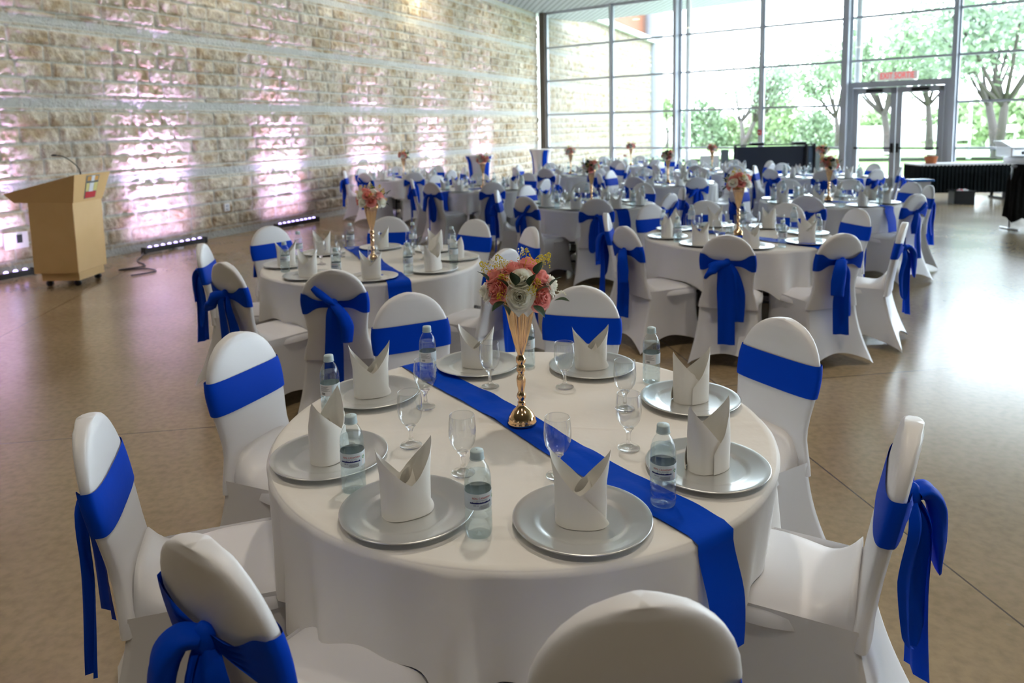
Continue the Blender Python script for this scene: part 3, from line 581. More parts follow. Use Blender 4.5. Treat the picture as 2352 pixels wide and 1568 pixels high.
# ------------------------------------------------------------------ tables
TZ = .750
def cloth_mesh(folds, drop, seed, rim=.765):
    rr = random.Random(seed); m = MB(); n = 300; P = []; rings = [0, .2, .4, .55, .68, .74, .757]
    ph = [rr.random()*6.28 for _ in range(4)]
    def cre(x, y): # pressed folds of the cloth
        return .0016*math.exp(-((x-.02)/.006)**2)+.0016*math.exp(-((y+.03)/.006)**2)+.0014*math.exp(-((y-.40)/.006)**2)+.0014*math.exp(-((y+.42)/.006)**2)+.0007*math.sin(x*9+ph[0])*math.sin(y*7+ph[1])+.0007
    FA = [(R(a+rr.uniform(-5, 5)), R(rr.uniform(4.0, 7.5)), rr.uniform(.45, 1.15)) for a in folds]+[(R(rr.uniform(0, 360)), R(3), .3) for _ in range(6)]
    def fold(q):
        f = 0
        for a, w_, k in FA: d = (q-a+PI) % (2*PI)-PI; f += k*math.exp(-(d/w_)**2)
        return f
    for r in rings[1:]:
        for i in range(n):
            q = 2*PI*i/n; P.append((r*math.cos(q), r*math.sin(q), TZ+cre(r*math.cos(q), r*math.sin(q))))
    m.v = [(0, 0, TZ)]; base = 1; m.v += P
    m.f += [(0, 1+i, 1+(i+1) % n) for i in range(n)]; m.mi += [0]*n
    for j in range(len(rings)-2):
        for i in range(n): a = base+j*n+i; b = base+j*n+(i+1) % n; m.f.append((a, a+n, b+n, b)); m.mi.append(0)
    prev = base+(len(rings)-2)*n; vs = [.004, .012, .03, .06, .10, .16, .23, .31, .40, .5, .62, .75, .88, 1.0]
    for v in vs:
        new = len(m.v)
        for i in range(n):
            q = 2*PI*i/n; f = fold(q); d = drop+.075*min(1.2, f)+.012*math.sin(5*q+ph[1]); g = v**.95
            w_ = -.034+.105*min(1.2, f)+.006*math.sin(17*q+ph[0])+.005*math.sin(29*q+ph[2])
            rad = rim+.004+w_*g
            if v < .03: rad = rim-.006*(1-v/.03)
            m.v.append((rad*math.cos(q), rad*math.sin(q), TZ-.001-d*v))
        for i in range(n): a = prev+i; b = prev+(i+1) % n; m.f.append((a, new+i, new+(i+1) % n, b)); m.mi.append(0)
        prev = new
    return m.mesh('tablecloth', M['cloth'])
def table_parts(t):
    m = MB(); m.lathe([(.001, .725), (.75, .725), (.755, .735), (.75, .747), (.001, .747)], 48); obj('tabletop', m.mesh('tabletop', M['tablewood']), t)
    for sx in (-1, 1):
        for sy in (-1, 1):
            m = MB(); m.tube([(sx*.30, sy*.30, .725), (sx*.36, sy*.34, .02), (sx*.36, sy*.34, 0)], .016, 10); obj('leg', m.mesh('leg', M['foldleg']), t)
    for sx in (-1, 1):
        m = MB(); m.tube([(sx*.335, -.32, .34), (sx*.335, .32, .34)], .012, 8); m.tube([(sx*.35, -.33, .12), (sx*.35, .33, .12)], .012, 8); obj('brace', m.mesh('brace', M['foldleg']), t)
def runner_mesh(rim=.765, half=.072, hang=.26, seed=0, lift=.004):
    rr = random.Random(seed); m = MB(); P = []; nw = 9; path = []
    y = -rim
    ss = [-(rim+hang)+k*(2*(rim+hang))/110 for k in range(111)]; p1, p2 = rr.random()*6, rr.random()*6
    for s in ss:
        for q in range(nw):
            u = (q/(nw-1)-.5)*2; x = u*half+.006*math.sin(s*7+p1)*1.2; lim = math.sqrt(max(0, rim*rim-x*x))
            w_ = .0022*math.sin(s*21+p1+u*.8)+.0022*math.sin(s*33+p2)+.0012*math.sin(u*7+s*9)
            z = TZ+lift+.0015+max(0, w_+.001)
            if abs(s) <= lim-.012: P.append((x, s, z))
            elif abs(s) < lim+.012:
                k = (abs(s)-lim+.012)/.024; a = k*PI/2; P.append((x, math.copysign(lim-.012+.030*math.sin(a), s), TZ+lift+.001-.024*(1-math.cos(a))))
            else: e = abs(s)-lim-.012; P.append((x+.008*math.sin(e*9), math.copysign(lim+.018+.022*smooth01(e*7)+.008*math.sin(e*12+p2), s), TZ-.022-e))
    m.grid(P, nw, len(ss)); return m.mesh('table_runner', M['runner'])
# charger plate
m = MB(); m.lathe([(.001, .001), (.095, .001), (.110, .004), (.158, .013), (.165, .0155), (.1655, .0175), (.163, .0185), (.150, .0160), (.118, .0100), (.111, .0095), (.104, .0060), (.096, .0050), (.05, .0046), (.001, .0045)], 72)
CHARGER = m.mesh('charger_plate', M['charger'])
# folded napkin: two wings wrapped round an oval, a tuft inside
def napkin_mesh(seed=0, tall=1.0):
    rr = random.Random(seed); m = MB(); nu, nv = 44, 16; rx, ry = .058, .042; H = .178*tall
    def sheet(a0, a1, top, off, lean):
        P = []
        for j in range(nv):
            v = j/(nv-1)
            for i in range(nu):
                u = i/(nu-1); a = a0+(a1-a0)*u; h = top(u); z = h*v; rr_ = 1+off+.05*math.sin(v*2.2)-.04*v
                e = 2.4; c, s = math.cos(a), math.sin(a); x = rx*math.copysign(abs(c)**(2/e), c)*rr_; y = ry*math.copysign(abs(s)**(2/e), s)*rr_
                pk = max(0, (z/H-.55))/.45; x *= 1+lean*.20*pk; y *= 1-.50*pk
                P.append((x, y, z+.001))
        m.grid(P, nu, nv)
    def pk(u, up_, a, b, lo, mid):     # height profile: rises to the peak at 'up_', falls in a straight fold line to lo
        if u < up_: t_ = u/up_; return H*(a+(1-a)*t_**.95+.05*math.sin(t_*PI))
        t_ = (u-up_)/(1-up_); return H*(1+(lo-1)*t_**.98)
    # wing A: back -> left peak -> sweeps across the front to the lower right
    sheet(R(75), R(345), lambda u: pk(u, .37, .30, 0, .04, 1), .10, 1)
    # wing B: back -> right peak -> across the front behind wing A
    sheet(R(105), R(-165), lambda u: pk(u, .37, .34, 0, .05, 1), -.02, 1)
    # inner folded tuft
    P = []; n1, n2 = 24, 8
    for j in range(n2):
        v = j/(n2-1)
        for i in range(n1):
            a = 2*PI*i/(n1-1)*1.15; r_ = (.036-.020*v)*(1+.12*math.sin(a*2)); P.append((r_*math.cos(a)*1.1, r_*math.sin(a)*.8+.006, .01+(.078+.016*math.sin(a*1.0+1))*v*tall))
    m.grid(P, n1, n2); me = m.mesh('napkin', M['napkin']); return me
NAPK = [napkin_mesh(1, 1.0), napkin_mesh(2, .93), napkin_mesh(3, 1.06)]
# goblet
m = MB(); m.lathe([(.001, 0), (.031, 0), (.033, .0015), (.032, .004), (.018, .009), (.0075, .016), (.0058, .030), (.0062, .046), (.010, .056), (.016, .062), (.010, .0645), (.001, .065)], 40); STEM = m.mesh('stem', M['glass'])
m = MB(); m.lathe([(.004, .0650), (.016, .0665), (.025, .0745), (.033, .088), (.0365, .105), (.0375, .122), (.0360, .145), (.0335, .164)], 44); m.lathe([(.0335, .164), (.0343, .1648), (.0338, .1660), (.0328, .1655), (.0328, .1642), (.0335, .164)], 44); BOWL = m.mesh('bowl', M['bowl'])
def goblet(label, loc, rz):
    t = thing('goblet', label, 'glass', loc, rz, 'clear goblets on the set tables'); obj('stem', STEM, t); obj('bowl', BOWL, t); return t
# bottle
bp_ = [(.001, .006), (.012, .004), (.024, .0), (.0295, .003), (.0315, .010), (.0318, .022), (.0300, .026), (.0316, .030), (.0316, .040), (.0298, .044), (.0316, .048), (.0314, .058), (.0298, .062), (.0313, .066), (.0308, .074), (.0308, .112), (.0298, .115), (.0313, .119), (.0313, .128), (.0300, .131), (.0312, .135), (.0300, .147), (.0262, .161), (.0200, .173), (.0145, .181), (.0132, .184), (.0132, .189)]
m = MB(); m.lathe(bp_, 36, rib=lambda z, a: .022*math.sin(5*a)*max(0, 1-z/.03)); B_SHELL = m.mesh('bottle_shell', M['pet'])
m = MB(); wp = [(r-.0012, max(z, .0015)) for r, z in bp_ if z < .150]; wp = [(max(r, .001), z) for r, z in wp]; wp[0] = (.001, .007); m.lathe(wp+[(wp[-1][0], .1495), (.001, .1495)], 32, rib=lambda z, a: .022*math.sin(5*a)*max(0, 1-z/.03)); B_WATER = m.mesh('water', M['water'])
m = MB(); m.lathe([(.0155, .186), (.0158, .188), (.0155, .201), (.0145, .204), (.001, .2045)], 40, rib=lambda z, a: .02*(1 if int(a/(2*PI)*40+.5) % 2 else 0) if z < .20 else 0); m.lathe([(.016, .1835), (.0172, .184), (.0172, .1855), (.016, .186)], 28); B_CAP = m.mesh('cap', M['cap'])
def cylpatch(m, a0, a1, z0, z1, r, n=10):
    P = [(r*math.cos(a0+(a1-a0)*i/n), r*math.sin(a0+(a1-a0)*i/n), z) for z in (z0, z1) for i in range(n+1)]; m.grid(P, n+1, 2)
m = MB(); m.lathe([(.0313, .0745), (.0315, .0748), (.0315, .1117), (.0313, .112)], 48)
m.cur = 1; cylpatch(m, R(52), R(128), .076, .1105, .0317); cylpatch(m, R(-20), R(-2), .078, .106, .0317, 4)
m.cur = 4
for i in range(9): cylpatch(m, R(66+i*2.6), R(67+i*2.6+(i % 3)*.5), .079, .0865, .0319, 1)
for i in range(7): cylpatch(m, R(58), R(120-(i*17 % 23)), .0905+i*.0026, .0913+i*.0026, .0319, 6)
for i in range(4): cylpatch(m, R(-78-(i*7 % 9)), R(-38), .0775+i*.0022, .0781+i*.0022, .0319, 5)
m.cur = 2; P = []; n = 24         # mountain silhouette
for i in range(n+1):
    a = R(-125+i*95/n); P.append((.0319*math.cos(a), .0319*math.sin(a), .0895)); 
for i in range(n+1):
    a = R(-125+i*95/n); P.append((.0319*math.cos(a), .0319*math.sin(a), .0915+.0028*abs(math.sin(i*1.7))*(.4+.6*abs(math.sin(i*.6)))))
m.grid(P, n+1, 2)
m.cur = 3                        # recycling mark: ring of three green arrows
for k in range(3):
    for i in range(4):
        a = 2*PI*(k/3+i*.065); cx2, cz2 = .0032*math.cos(a), .0032*math.sin(a); aa = R(-11)+cx2/.0316; cylpatch(m, aa-.035, aa+.035, .0975+cz2-.0008, .0975+cz2+.0008, .0321, 1)
B_LABEL = m.mesh('label', [M['label'], M['label_white'], M['navy'], M['greenprint'], M['blackprint']])
def bent_text(txt, size, material, amid, z, sx=1):
    me = text_mesh(txt, size, material)
    for v in me.vertices: a = amid+v.co.x*sx/.0317; v.co = Vector((.0322*math.cos(a), .0322*math.sin(a), z+v.co.y))
    me.update(); return me
B_TXT = [bent_text('REAL CANADIAN', .0062, M['redprint'], R(-72), .1025, .95), bent_text('NATURAL SPRING WATER', .0024, M['navy'], R(-72), .0972), bent_text('500 mL', .0042, M['navy'], R(-98), .0855)]
# joined low-detail bottle text is shared mesh data, so every copy can carry it
def bottle(label, loc, rz, full=True, group=None):
    t = thing('water_bottle', label, 'bottle', loc, rz, 'water bottles on the set tables')
    obj('shell', B_SHELL, t); obj('water', B_WATER, t); obj('cap', B_CAP, t); l = obj('label', B_LABEL, t)
    for me in B_TXT: obj('lettering', me, l)
    return t

# vase
prof = [(.001, .001), (.044, 0), (.0465, .003), (.0465, .008), (.043, .014), (.0435, .017), (.041, .021), (.0405, .025), (.037, .029), (.035, .034), (.026, .044), (.016, .053), (.0115, .062), (.0125, .066), (.0125, .070), (.0095, .073), (.0095, .077), (.0135, .083), (.0150, .089), (.0135, .096), (.0095, .104), (.0100, .112), (.0130, .125), (.0142, .142), (.0130, .152), (.0095, .162), (.0105, .167), (.0135, .170), (.0148, .175), (.0125, .180), (.0148, .186), (.0100, .191), (.0110, .194), (.0150, .200), (.0158, .206), (.0150, .213), (.0100, .221), (.0100, .227), (.0125, .231), (.020, .26), (.031, .31), (.042, .365), (.051, .412), (.050, .413), (.041, .366), (.030, .31), (.018, .26)]
m = MB(); m.lathe(prof, 96, rib=lambda z, a: .08*math.cos(22*a)*smooth01((z-.235)/.05) if z > .23 else (.03*math.cos(14*a) if .11 < z < .155 else 0)); VASE = m.mesh('trumpet_vase', M['gold'])

def rose_mesh(material, seed, Rr=.036, open_=1.0):
    rr = random.Random(seed); m = MB(); N_ = 22
    for k in range(N_):
        o = (k+.6)/N_; ph = k*2.3999+rr.uniform(-.15, .15); nu, nv = 9, 8; P = []; half = (1.55-.75*o)*(1+.08*rr.uniform(-1, 1)); hgt = (1.02-.42*o**1.3)*(1+.05*rr.uniform(-1, 1))
        for j in range(nv):
            v = j/(nv-1)
            for i in range(nu):
                u = -1+2*i/(nu-1); sh = 1-.14*u*u*(v**3); a = ph+u*half*(.55+.45*math.sin(min(1, .25+v)*PI/2))
                body = math.sin(min(1, v*1.25)*PI/2)
                rad = Rr*(.05+(.90*o**.85+.05)*body)*(1+.06*(1-abs(u))*o); z = Rr*hgt*1.15*(v**1.25)*sh-Rr*.18*o
                if v > .55: q = (v-.55)/.45; rad += Rr*(.05+.42*max(0, o-.30)*open_)*q*q*(1-.25*u*u); z -= Rr*(.50*max(0, o-.40))*q*q
                rad += Rr*.018*math.sin(u*6+k)*v; z += Rr*.025*math.cos(u*5+k*1.3)*v-Rr*.08*abs(u)**3*v
                P.append((rad*math.cos(a), rad*math.sin(a), z))
        m.grid(P, nu, nv)
    return m.mesh('rose', material)
ROSE = {'p': [rose_mesh(M['pink'], s) for s in (1, 2)], 'w': [rose_mesh(M['white_petal'], s) for s in (3, 4)], 'W': [rose_mesh(M['white_petal'], 6, .037, 1.15)]}
def leaf_mesh(L_=.05, w_=.02, mt='leaf'):
    m = MB(); P = []
    for j in range(9):
        v = j/8; hw_ = w_*math.sin(PI*v**.8)*(1-.15*v)+.0004
        for i in range(5): u = -1+i/2; P.append((u*hw_, v*L_, .10*L_*math.sin(v*2.6)-abs(u)*hw_*-.25))
    m.grid(P, 5, 9); return m.mesh('leaf', M[mt])
LEAF = leaf_mesh(); LEAF_PALE = leaf_mesh(.06, .028, 'white_petal')
def sprig_mesh(seed):
    rr = random.Random(seed); m = MB(); m.tube([(0, 0, 0), (.004, 0, .03), (.002, .004, .062)], .0009, 5)
    for i in range(60):
        h = rr.uniform(.012, .066); a = rr.random()*6.28; L_ = (.066-h)*.38+.003; p = Vector((math.cos(a)*L_, math.sin(a)*L_, h+L_*.7)); s_ = .0019
        m.add([p+Vector(d)*s_ for d in ((1, 0, 0), (-1, 0, 0), (0, 1, 0), (0, -1, 0), (0, 0, 1.4), (0, 0, -1.4))], [(0, 2, 4), (2, 1, 4), (1, 3, 4), (3, 0, 4), (2, 0, 5), (1, 2, 5), (3, 1, 5), (0, 3, 5)])
    return m.mesh('filler_sprig', M['sprig'])
SPRIG = [sprig_mesh(1), sprig_mesh(2)]
def white_sprig():
    rr = random.Random(4); m = MB(); m.tube([(0, 0, 0), (.003, 0, .04), (.012, 0, .065)], .0009, 5)
    for i in range(8): a = rr.random()*6.28; m.lathe([(.001, -.003), (.0028, 0), (.001, .003)], 8, (.006+.008*math.cos(a), .008*math.sin(a), .045+i*.003))
    return m.mesh('white_berry_sprig', M['white_petal'])
WSP = white_sprig()
# (kind, x, z above table, towards the camera flag) read off the bouquet of the nearest table
FL = [('p', -.020, .512, .3), ('p', .032, .520, -.35), ('p', .070, .486, .35), ('p', .072, .428, .75), ('W', .000, .440, 1), ('w', .002, .494, .75), ('p', -.072, .452, .72), ('w', -.106, .444, .2), ('p', -.080, .490, .15), ('w', -.045, .512, -.2),
      ('w', .100, .462, .05), ('p', -.060, .455, -.8), ('w', .0, .45, -1), ('p', .060, .46, -.75), ('w', .03, .50, -.8), ('p', -.03, .50, -.75)]
def bouquet(label, loc, rz, detail=True):
    t = thing('rose_bouquet', label, 'bouquet', (loc[0], loc[1], loc[2]+.40), rz, 'artificial rose bouquets in the gold vases')
    cz = .430-.40; rr = random.Random(11)
    for k, (kd, x, z, f) in enumerate(FL):
        z -= .40; n_ = Vector((x/.115, -f*math.sqrt(max(.02, 1-(x/.115)**2)), (z-cz)/.09+.15)).normalized(); p = Vector((x*.98, -f*.088*math.sqrt(max(.05, 1-(x/.125)**2)), z-.012))
        o = obj('rose', rr.choice(ROSE[kd]), t, p); o.rotation_mode = 'QUATERNION'; o.rotation_quaternion = n_.to_track_quat('Z', 'Y') @ Matrix.Rotation(rr.random()*6, 4, 'Z').to_quaternion()
        if kd != 'p': o['label'] = 'ivory white rose'
        else: o['label'] = 'salmon pink rose'
        o.location = p-n_*.022
    for k in range(18):
        a = k*2.4; e = .15+(k % 4)*.25; n_ = Vector((math.cos(a)*math.cos(e), math.sin(a)*math.cos(e), math.sin(e))); o = obj('leaf', LEAF, t, (n_.x*.055, n_.y*.055, cz-.012+n_.z*.045)); o.rotation_mode = 'QUATERNION'; o.rotation_quaternion = n_.to_track_quat('Y', 'Z')
    for x, z, a in ((-.036, .470, -.9), (-.012, .475, -.3), (.030, .472, .5), (.048, .452, 1.2), (.092, .466, .9), (-.094, .484, -.8), (.052, .505, .4), (-.045, .425, -2.2), (.040, .412, 2.4), (.104, .418, 1.6)):
        d_ = .098*math.sqrt(max(.05, 1-(x/.13)**2)); o = obj('leaf', LEAF, t, (x, -d_*.92, z-.40-.012)); o.rotation_mode = 'QUATERNION'; o.rotation_quaternion = Vector((math.sin(a), -.45, math.cos(a))).normalized().to_track_quat('Y', 'Z')
    for x, z, f in ((-.055, .515, .3), (-.045, .480, .8), (-.048, .445, .95), (-.098, .500, .1), (.020, .528, .3), (.055, .510, .2), (.080, .515, .0), (.045, .470, .85), (.035, .455, .95), (-.06, .48, -.7), (.05, .49, -.8)):
        n_ = Vector((x/.11, -f, (z-.41)/.09)).normalized(); o = obj('filler_sprig', rr.choice(SPRIG), t, Vector((x*.75, -f*.050, z-.40-.030))); o.rotation_mode = 'QUATERNION'; o.rotation_quaternion = n_.to_track_quat('Z', 'Y'); o['label'] = 'yellow filler sprig'
    for x, z, f in ((.0, .528, .1), (-.07, .512, .3), (.108, .440, .3)):
        n_ = Vector((x/.08, -f*.5, (z-.42)/.09)).normalized(); o = obj('berry_sprig', WSP, t, Vector((x*.7, -f*.05, z-.40-.03))); o.rotation_mode = 'QUATERNION'; o.rotation_quaternion = n_.to_track_quat('Z', 'Y')
    for dx, a in ((.03, -1.35), (-.01, -1.75), (-.055, -2.6)):
        o = obj('fallen_petal', LEAF_PALE if a > -2 else LEAF, t, (dx, -.085, .008)); o.rotation_euler = (R(-62), 0, a+PI/2)
    return t

# ------------------------------------------------------------------ layout of the tables (x, y), seat angles
T = {
 'T1': dict(c=(.018, 2.209), name='the nearest table', plates=[16, 62, 106, 152, 201, 241, 283, 327], chairs=[(27, 1.16), (76, 1.22), (114, 1.22), (155, 1.18), (194, 1.22), (237, 1.11), (280, 1.13), (337, 1.08)], run=(.72, -1.08)),
 'T2': dict(c=(-1.0, 5.13), name='the left second-row table', plates=[6, 48, 95, 140, 188, 237, 280, 322], chairs=[(16, 1.2), (53, 1.14), (93, 1.22), (144, 1.22), (187, 1.16), (232, 1.14), (270, 1.19), (328, 1.14)], run=(.64, -1.56)),
 'T3': dict(c=(1.88, 6.0), name='the right second-row table', plates=[2, 47, 92, 137, 182, 225, 262, 312], chairs=[(12, 1.14), (49, 1.08), (88, 1.15), (122, 1.08), (164, 1.10), (210, 1.18), (250, 1.18), (288, 1.19), (327, 1.22)][:9], run=(.70, -1.0)),
 'T4': dict(c=(.96, 8.72), name='the middle third-row table', plates=[22+45*k for k in range(8)], chairs=[(0, 1.1), (45, 1.12), (90, 1.1), (133, 1.12), (174, 1.15), (222, 1.12), (266, 1.17), (318, 1.08)], run=(.41, -1.15)),
 'T5': dict(c=(3.72, 8.50), name='the right third-row table', plates=[12+45*k for k in range(8)], chairs=[(16, 1.2), (54, 1.14), (92, 1.2), (135, 1.15), (180, 1.12), (236, 1.25), (290, 1.18), (350, 1.09)], run=(.32, -.58)),
 'T6': dict(c=(-2.08, 14.1), name='the far table by the stone wall', run=(.42, -.91)),
 'T7': dict(c=(-.44, 11.33), name='the table before the near cocktail table', run=(-.6, -.6)),
 'T8': dict(c=(1.17, 14.3), name='the far table below the window corner', run=(.42, -.91)),
 'T9': dict(c=(2.50, 11.6), name='the table before the thick middle mullion', run=(.42, -.91)),
 'T10': dict(c=(5.30, 12.4), name='the far table before the glass doors', run=(.42, -.91)),
 'T11': dict(c=(3.95, 14.3), name='the far table before the black partition', run=(.42, -.91)),
 'T12': dict(c=(2.80, 17.0), name='the farthest table by the windows', run=(.42, -.91)),
}
far_ph = {'T6': 14, 'T7': 8, 'T8': 20, 'T9': 6, 'T10': 18, 'T11': 10, 'T12': 25}
for k, ph in far_ph.items():
    rr = random.Random(k); T[k]['plates'] = [ph+45*i+rr.uniform(-3, 3) for i in range(8)]; T[k]['chairs'] = [(ph+45*i+rr.uniform(-6, 6), 1.14+rr.uniform(-.04, .06)) for i in range(8)]
W0 = ['right', 'far right', 'far middle', 'far left', 'left', 'near left', 'near middle', 'near right']
W1 = ['right far corner', 'far side right', 'far side left', 'left far corner', 'left near corner', 'near side left', 'near side right', 'right near corner']
def seatword(ang, all_):
    ph = np.mean([((a+22.5) % 45)-22.5 for a in all_]) if True else 0
    order = sorted(range(len(all_)), key=lambda i: all_[i] % 360); rank = order.index([i for i, a in enumerate(all_) if a == ang][0])
    first = all_[order[0]] % 360; words = W1 if first > 11 else W0
    if len(all_) == 9: words = ['right', 'far right', 'far middle', 'far left', 'left far corner', 'left near corner', 'near left', 'near middle', 'near right']
    return words[rank]
tcl = {}
protoT = None; protoC = {}
variant_for = {('T1', 0): (3, False), ('T1', 3): (3, False), ('T1', 4): (3, False), ('T1', 6): (3, True), ('T1', 5): (1, True), ('T1', 7): (1, False), ('T2', 6): (2, False), ('T2', 5): (0, False), ('T2', 4): (1, True), ('T3', 5): (1, False), ('T3', 6): (0, False), ('T3', 7): (1, True), ('T3', 8): (1, False)}
PL = {'T1': dict(
    napkin=[(16, 0, 200, 0), (62, 0, 8, 1), (106, 0, -12, 1), (152, 0, 20, 2), (201, 0, 75, 2), (241, 0, 28, 0), (283, 0, -8, 0), (327, 0, -150, 2)])}
first = {}
def place(kind, maker, src_key, loc, rz, label, group=None):
    if src_key not in first: first[src_key] = maker(label, loc, rz); return first[src_key]
    return dup(first[src_key], loc, rz, label, group)
for key, d in T.items():
    cx, cy = d['c']; nm = d['name']; near = key in ('T1', 'T2', 'T3'); idx = int(key[1:])
    cap_ = nm
    tb = thing('round_table', 'round folding table hidden under its cloth: '+nm, 'table', (cx, cy, 0), R(20+idx*17), 'round banquet tables')
    if protoT is None: table_parts(tb); protoT = tb
    else:
        for ch in protoT.children: c = ch.copy(); C.objects.link(c); c.parent = tb
    cl = thing('tablecloth', 'white cloth draped over '+nm, 'tablecloth', (cx, cy, 0), 0, 'white cloths on the round tables', cloth_mesh([219, 258, 303, 352, 38, 75, 120, 165] if key == 'T1' else [a+24 for a, r in d['chairs']], {'T1': .285, 'T2': .285, 'T3': .285}.get(key, .29), idx*5+2))
    rx_, ry_ = d['run']; ra = math.atan2(ry_, rx_)+PI/2
    rn = thing('table_runner', 'royal blue runner across '+nm, 'table runner', (cx, cy, 0), ra, 'blue runners on the round tables', runner_mesh(seed=idx, half=.060 if key == 'T1' else .075))
    va = thing('trumpet_vase', 'gold trumpet vase on '+nm, 'vase', (cx, cy, TZ+.0085), idx*.7, 'gold trumpet vases', VASE)
    brot = 0 if key == 'T1' else idx*1.3
    place('b', lambda l, p, r: bouquet(l, p, r), 'bouquet', (cx, cy, TZ+.0085+(.40 if 'bouquet' in first else 0)), brot, 'pink and white rose bouquet in the vase on '+nm, 'artificial rose bouquets in the gold vases')
    al = [a for a, r in d['chairs']]
    for i, (a, r) in enumerate(d['chairs']):
        an = R(a); rr_ = r-.295; x, y = cx+rr_*math.cos(an), cy+rr_*math.sin(an); rnd = random.Random(idx*31+i)
        var, mir = variant_for.get((key, i), (rnd.choice([0, 1, 1, 0, 2]) if rnd.random() < .8 else 0, rnd.random() < .5))
        face = an+PI+(R(rnd.uniform(-5, 5)) if key != 'T1' else R([2, -3, 3, 3, 4, -2, -4, -6][i]))
        w_ = seatword(a, al); showing = 'bow to us' if 200 < a % 360 < 340 else 'flat band to us'
        ch_ = chair('white chair, blue sash, %s, %s' % (w_, nm), x, y, face, var, mir)
        if key == 'T1' and i == 6:
            for s_ in ch_.children:
                if s_.name.startswith('sash'): s_.location.z = -.045; s_.location.y = .008
    pa = d['plates']
    for i, a in enumerate(pa):
        an = R(a); w_ = seatword(a, pa); rad = .595
        zt = TZ+.0035; x, y = cx+rad*math.cos(an), cy+rad*math.sin(an)
        thing('charger_plate', 'silver charger plate, %s, %s' % (w_, nm), 'plate', (x, y, zt), a*.1, 'silver charger plates', CHARGER)
        if key == 'T1': _, _, rot, nk = PL['T1']['napkin'][i]; rot = R(rot)
        else: rnd = random.Random(idx*77+i); rot = an+PI/2+R(rnd.uniform(-35, 35)) if rnd.random() < .6 else R(rnd.uniform(-20, 20)); nk = rnd.randrange(3)
        thing('folded_napkin', 'folded white napkin, %s, %s' % (w_, nm), 'napkin', (x, y, zt+.0048), rot, 'folded napkins on the chargers', NAPK[nk])
        # goblet straight in from the plate
        gr = .36; place('g', goblet, 'goblet', (cx+gr*math.cos(an+.03), cy+gr*math.sin(an+.03), TZ+.0035), 0, 'clear stemmed goblet, %s, %s' % (w_, nm), 'clear goblets on the set tables')
        if key == 'T1' and i == 7: continue       # no bottle shows there
        an2 = an+R(22 if key != 'T1' else [21, 25, 24, 18, 21, 19, 20, 0][i]); br = .615 if key != 'T1' else [.60, .57, .53, .64, .60, .63, .62, 0][i]
        brz = R([160, 170, 170, 165, -10, 2, -32, 0][i]) if key == 'T1' else random.Random(idx*9+i).random()*6.28
        x, y = cx+br*math.cos(an2), cy+br*math.sin(an2); zb = TZ+.0035
        u = abs((x-cx)*math.cos(ra)+(y-cy)*math.sin(ra))
        if u < .115: zb += .009
        place('bt', lambda l, p, r: bottle(l, p, r), 'bottle', (x, y, zb), brz, 'small water bottle, %s, %s' % (w_, nm), 'water bottles on the set tables')

# ------------------------------------------------------------------ cocktail tables
def cocktail(label, x, y, rz):
    t = thing('cocktail_table', label, 'table', (x, y, 0), rz, 'tall cocktail tables by the stone wall')
    m = MB(); P = []; n = 48; prof_ = [(.31, 1.085), (.30, 1.06), (.262, .99), (.240, .90), (.225, .75), (.215, .60), (.22, .42), (.235, .22), (.27, .03)]
    for r_, z in prof_:
        for i in range(n):
            a = 2*PI*i/n; k = (1-z/1.1)*.10*math.cos(4*a); P.append((r_*(1+k)*math.cos(a), r_*(1+k)*math.sin(a), z))
    m.grid(P, n, len(prof_), True); obj('spandex_cover', m.mesh('spandex_cover', M['spandex']), t)
    m = MB(); m.lathe([(.001, 1.10), (.305, 1.10), (.315, 1.093), (.313, 1.082)], 48); obj('tabletop', m.mesh('tabletop', M['spandex']), t)
    for a in (R(-146), R(-40)):
        m = MB(); P = []
        for j in range(14):
            z = 1.075-.075*j; r_ = np.interp(z, [p[1] for p in prof_][::-1], [p[0] for p in prof_][::-1])+.006
            for i in range(4): q = a+(i-1.5)*.05/r_; P.append((r_*math.cos(q), r_*math.sin(q), z))
        m.grid(P, 4, 14); s = obj('sash', m.mesh('sash', M['blue']), t); s['label'] = 'hanging blue sash'
cocktail('white spandex cocktail table with blue sashes against the stone wall', -.70, 16.03, 0)
cocktail('white cocktail table with blue sash in the corner by the window', .80, 19.5, R(-25))

# ------------------------------------------------------------------ far right: partition, bar table and odds and ends
t = thing('portable_partition', 'dark grey partition panel standing in front of the window wall', 'partition', (5.6, 15.5, 0), R(-2))
m = MB(); m.box((0, 0, .60), (1.62, .05, 1.16)); obj('panel', m.mesh('panel', M['screen'], False), t)
m = MB(); 
for x in (-.83, .66, .83): m.box((x, -.02, .605), (.05, .08, 1.21))
m.box((0, -.01, 1.21), (1.70, .07, .03)); m.box((0, 0, .015), (1.7, .30, .03)); bevel(obj('frame', m.mesh('frame', M['dark'], False), t), .008)
m = MB(); m.box((.75, -.035, .62), (.09, .02, 1.05)); obj('blue_grey_strip', m.mesh('strip', mat('blue_grey_strip', (.07, .11, .17), .4), False), t)
for x, l in ((5.22, 'left'), (6.12, 'right')):
    m = MB(); m.box((0, 0, .02), (.26, .18, .04)); bevel(thing('black_case', 'flat black case on top of the dark partition, on its %s half' % l, 'case', (x, 15.5, 1.225), 0, 'flat cases on the partition', m.mesh('black_case', M['dark'], False)), .008)
m = MB(); m.box((0, 0, .58), (.16, .08, 1.16)); m.box((0, 0, .02), (.2, .3, .04)); bevel(thing('side_panel', 'narrow grey green panel standing at the right end of the dark partition', 'panel', (6.62, 15.7, 0), 0, None, m.mesh('side_panel', M['greygreen'], False)), .01)
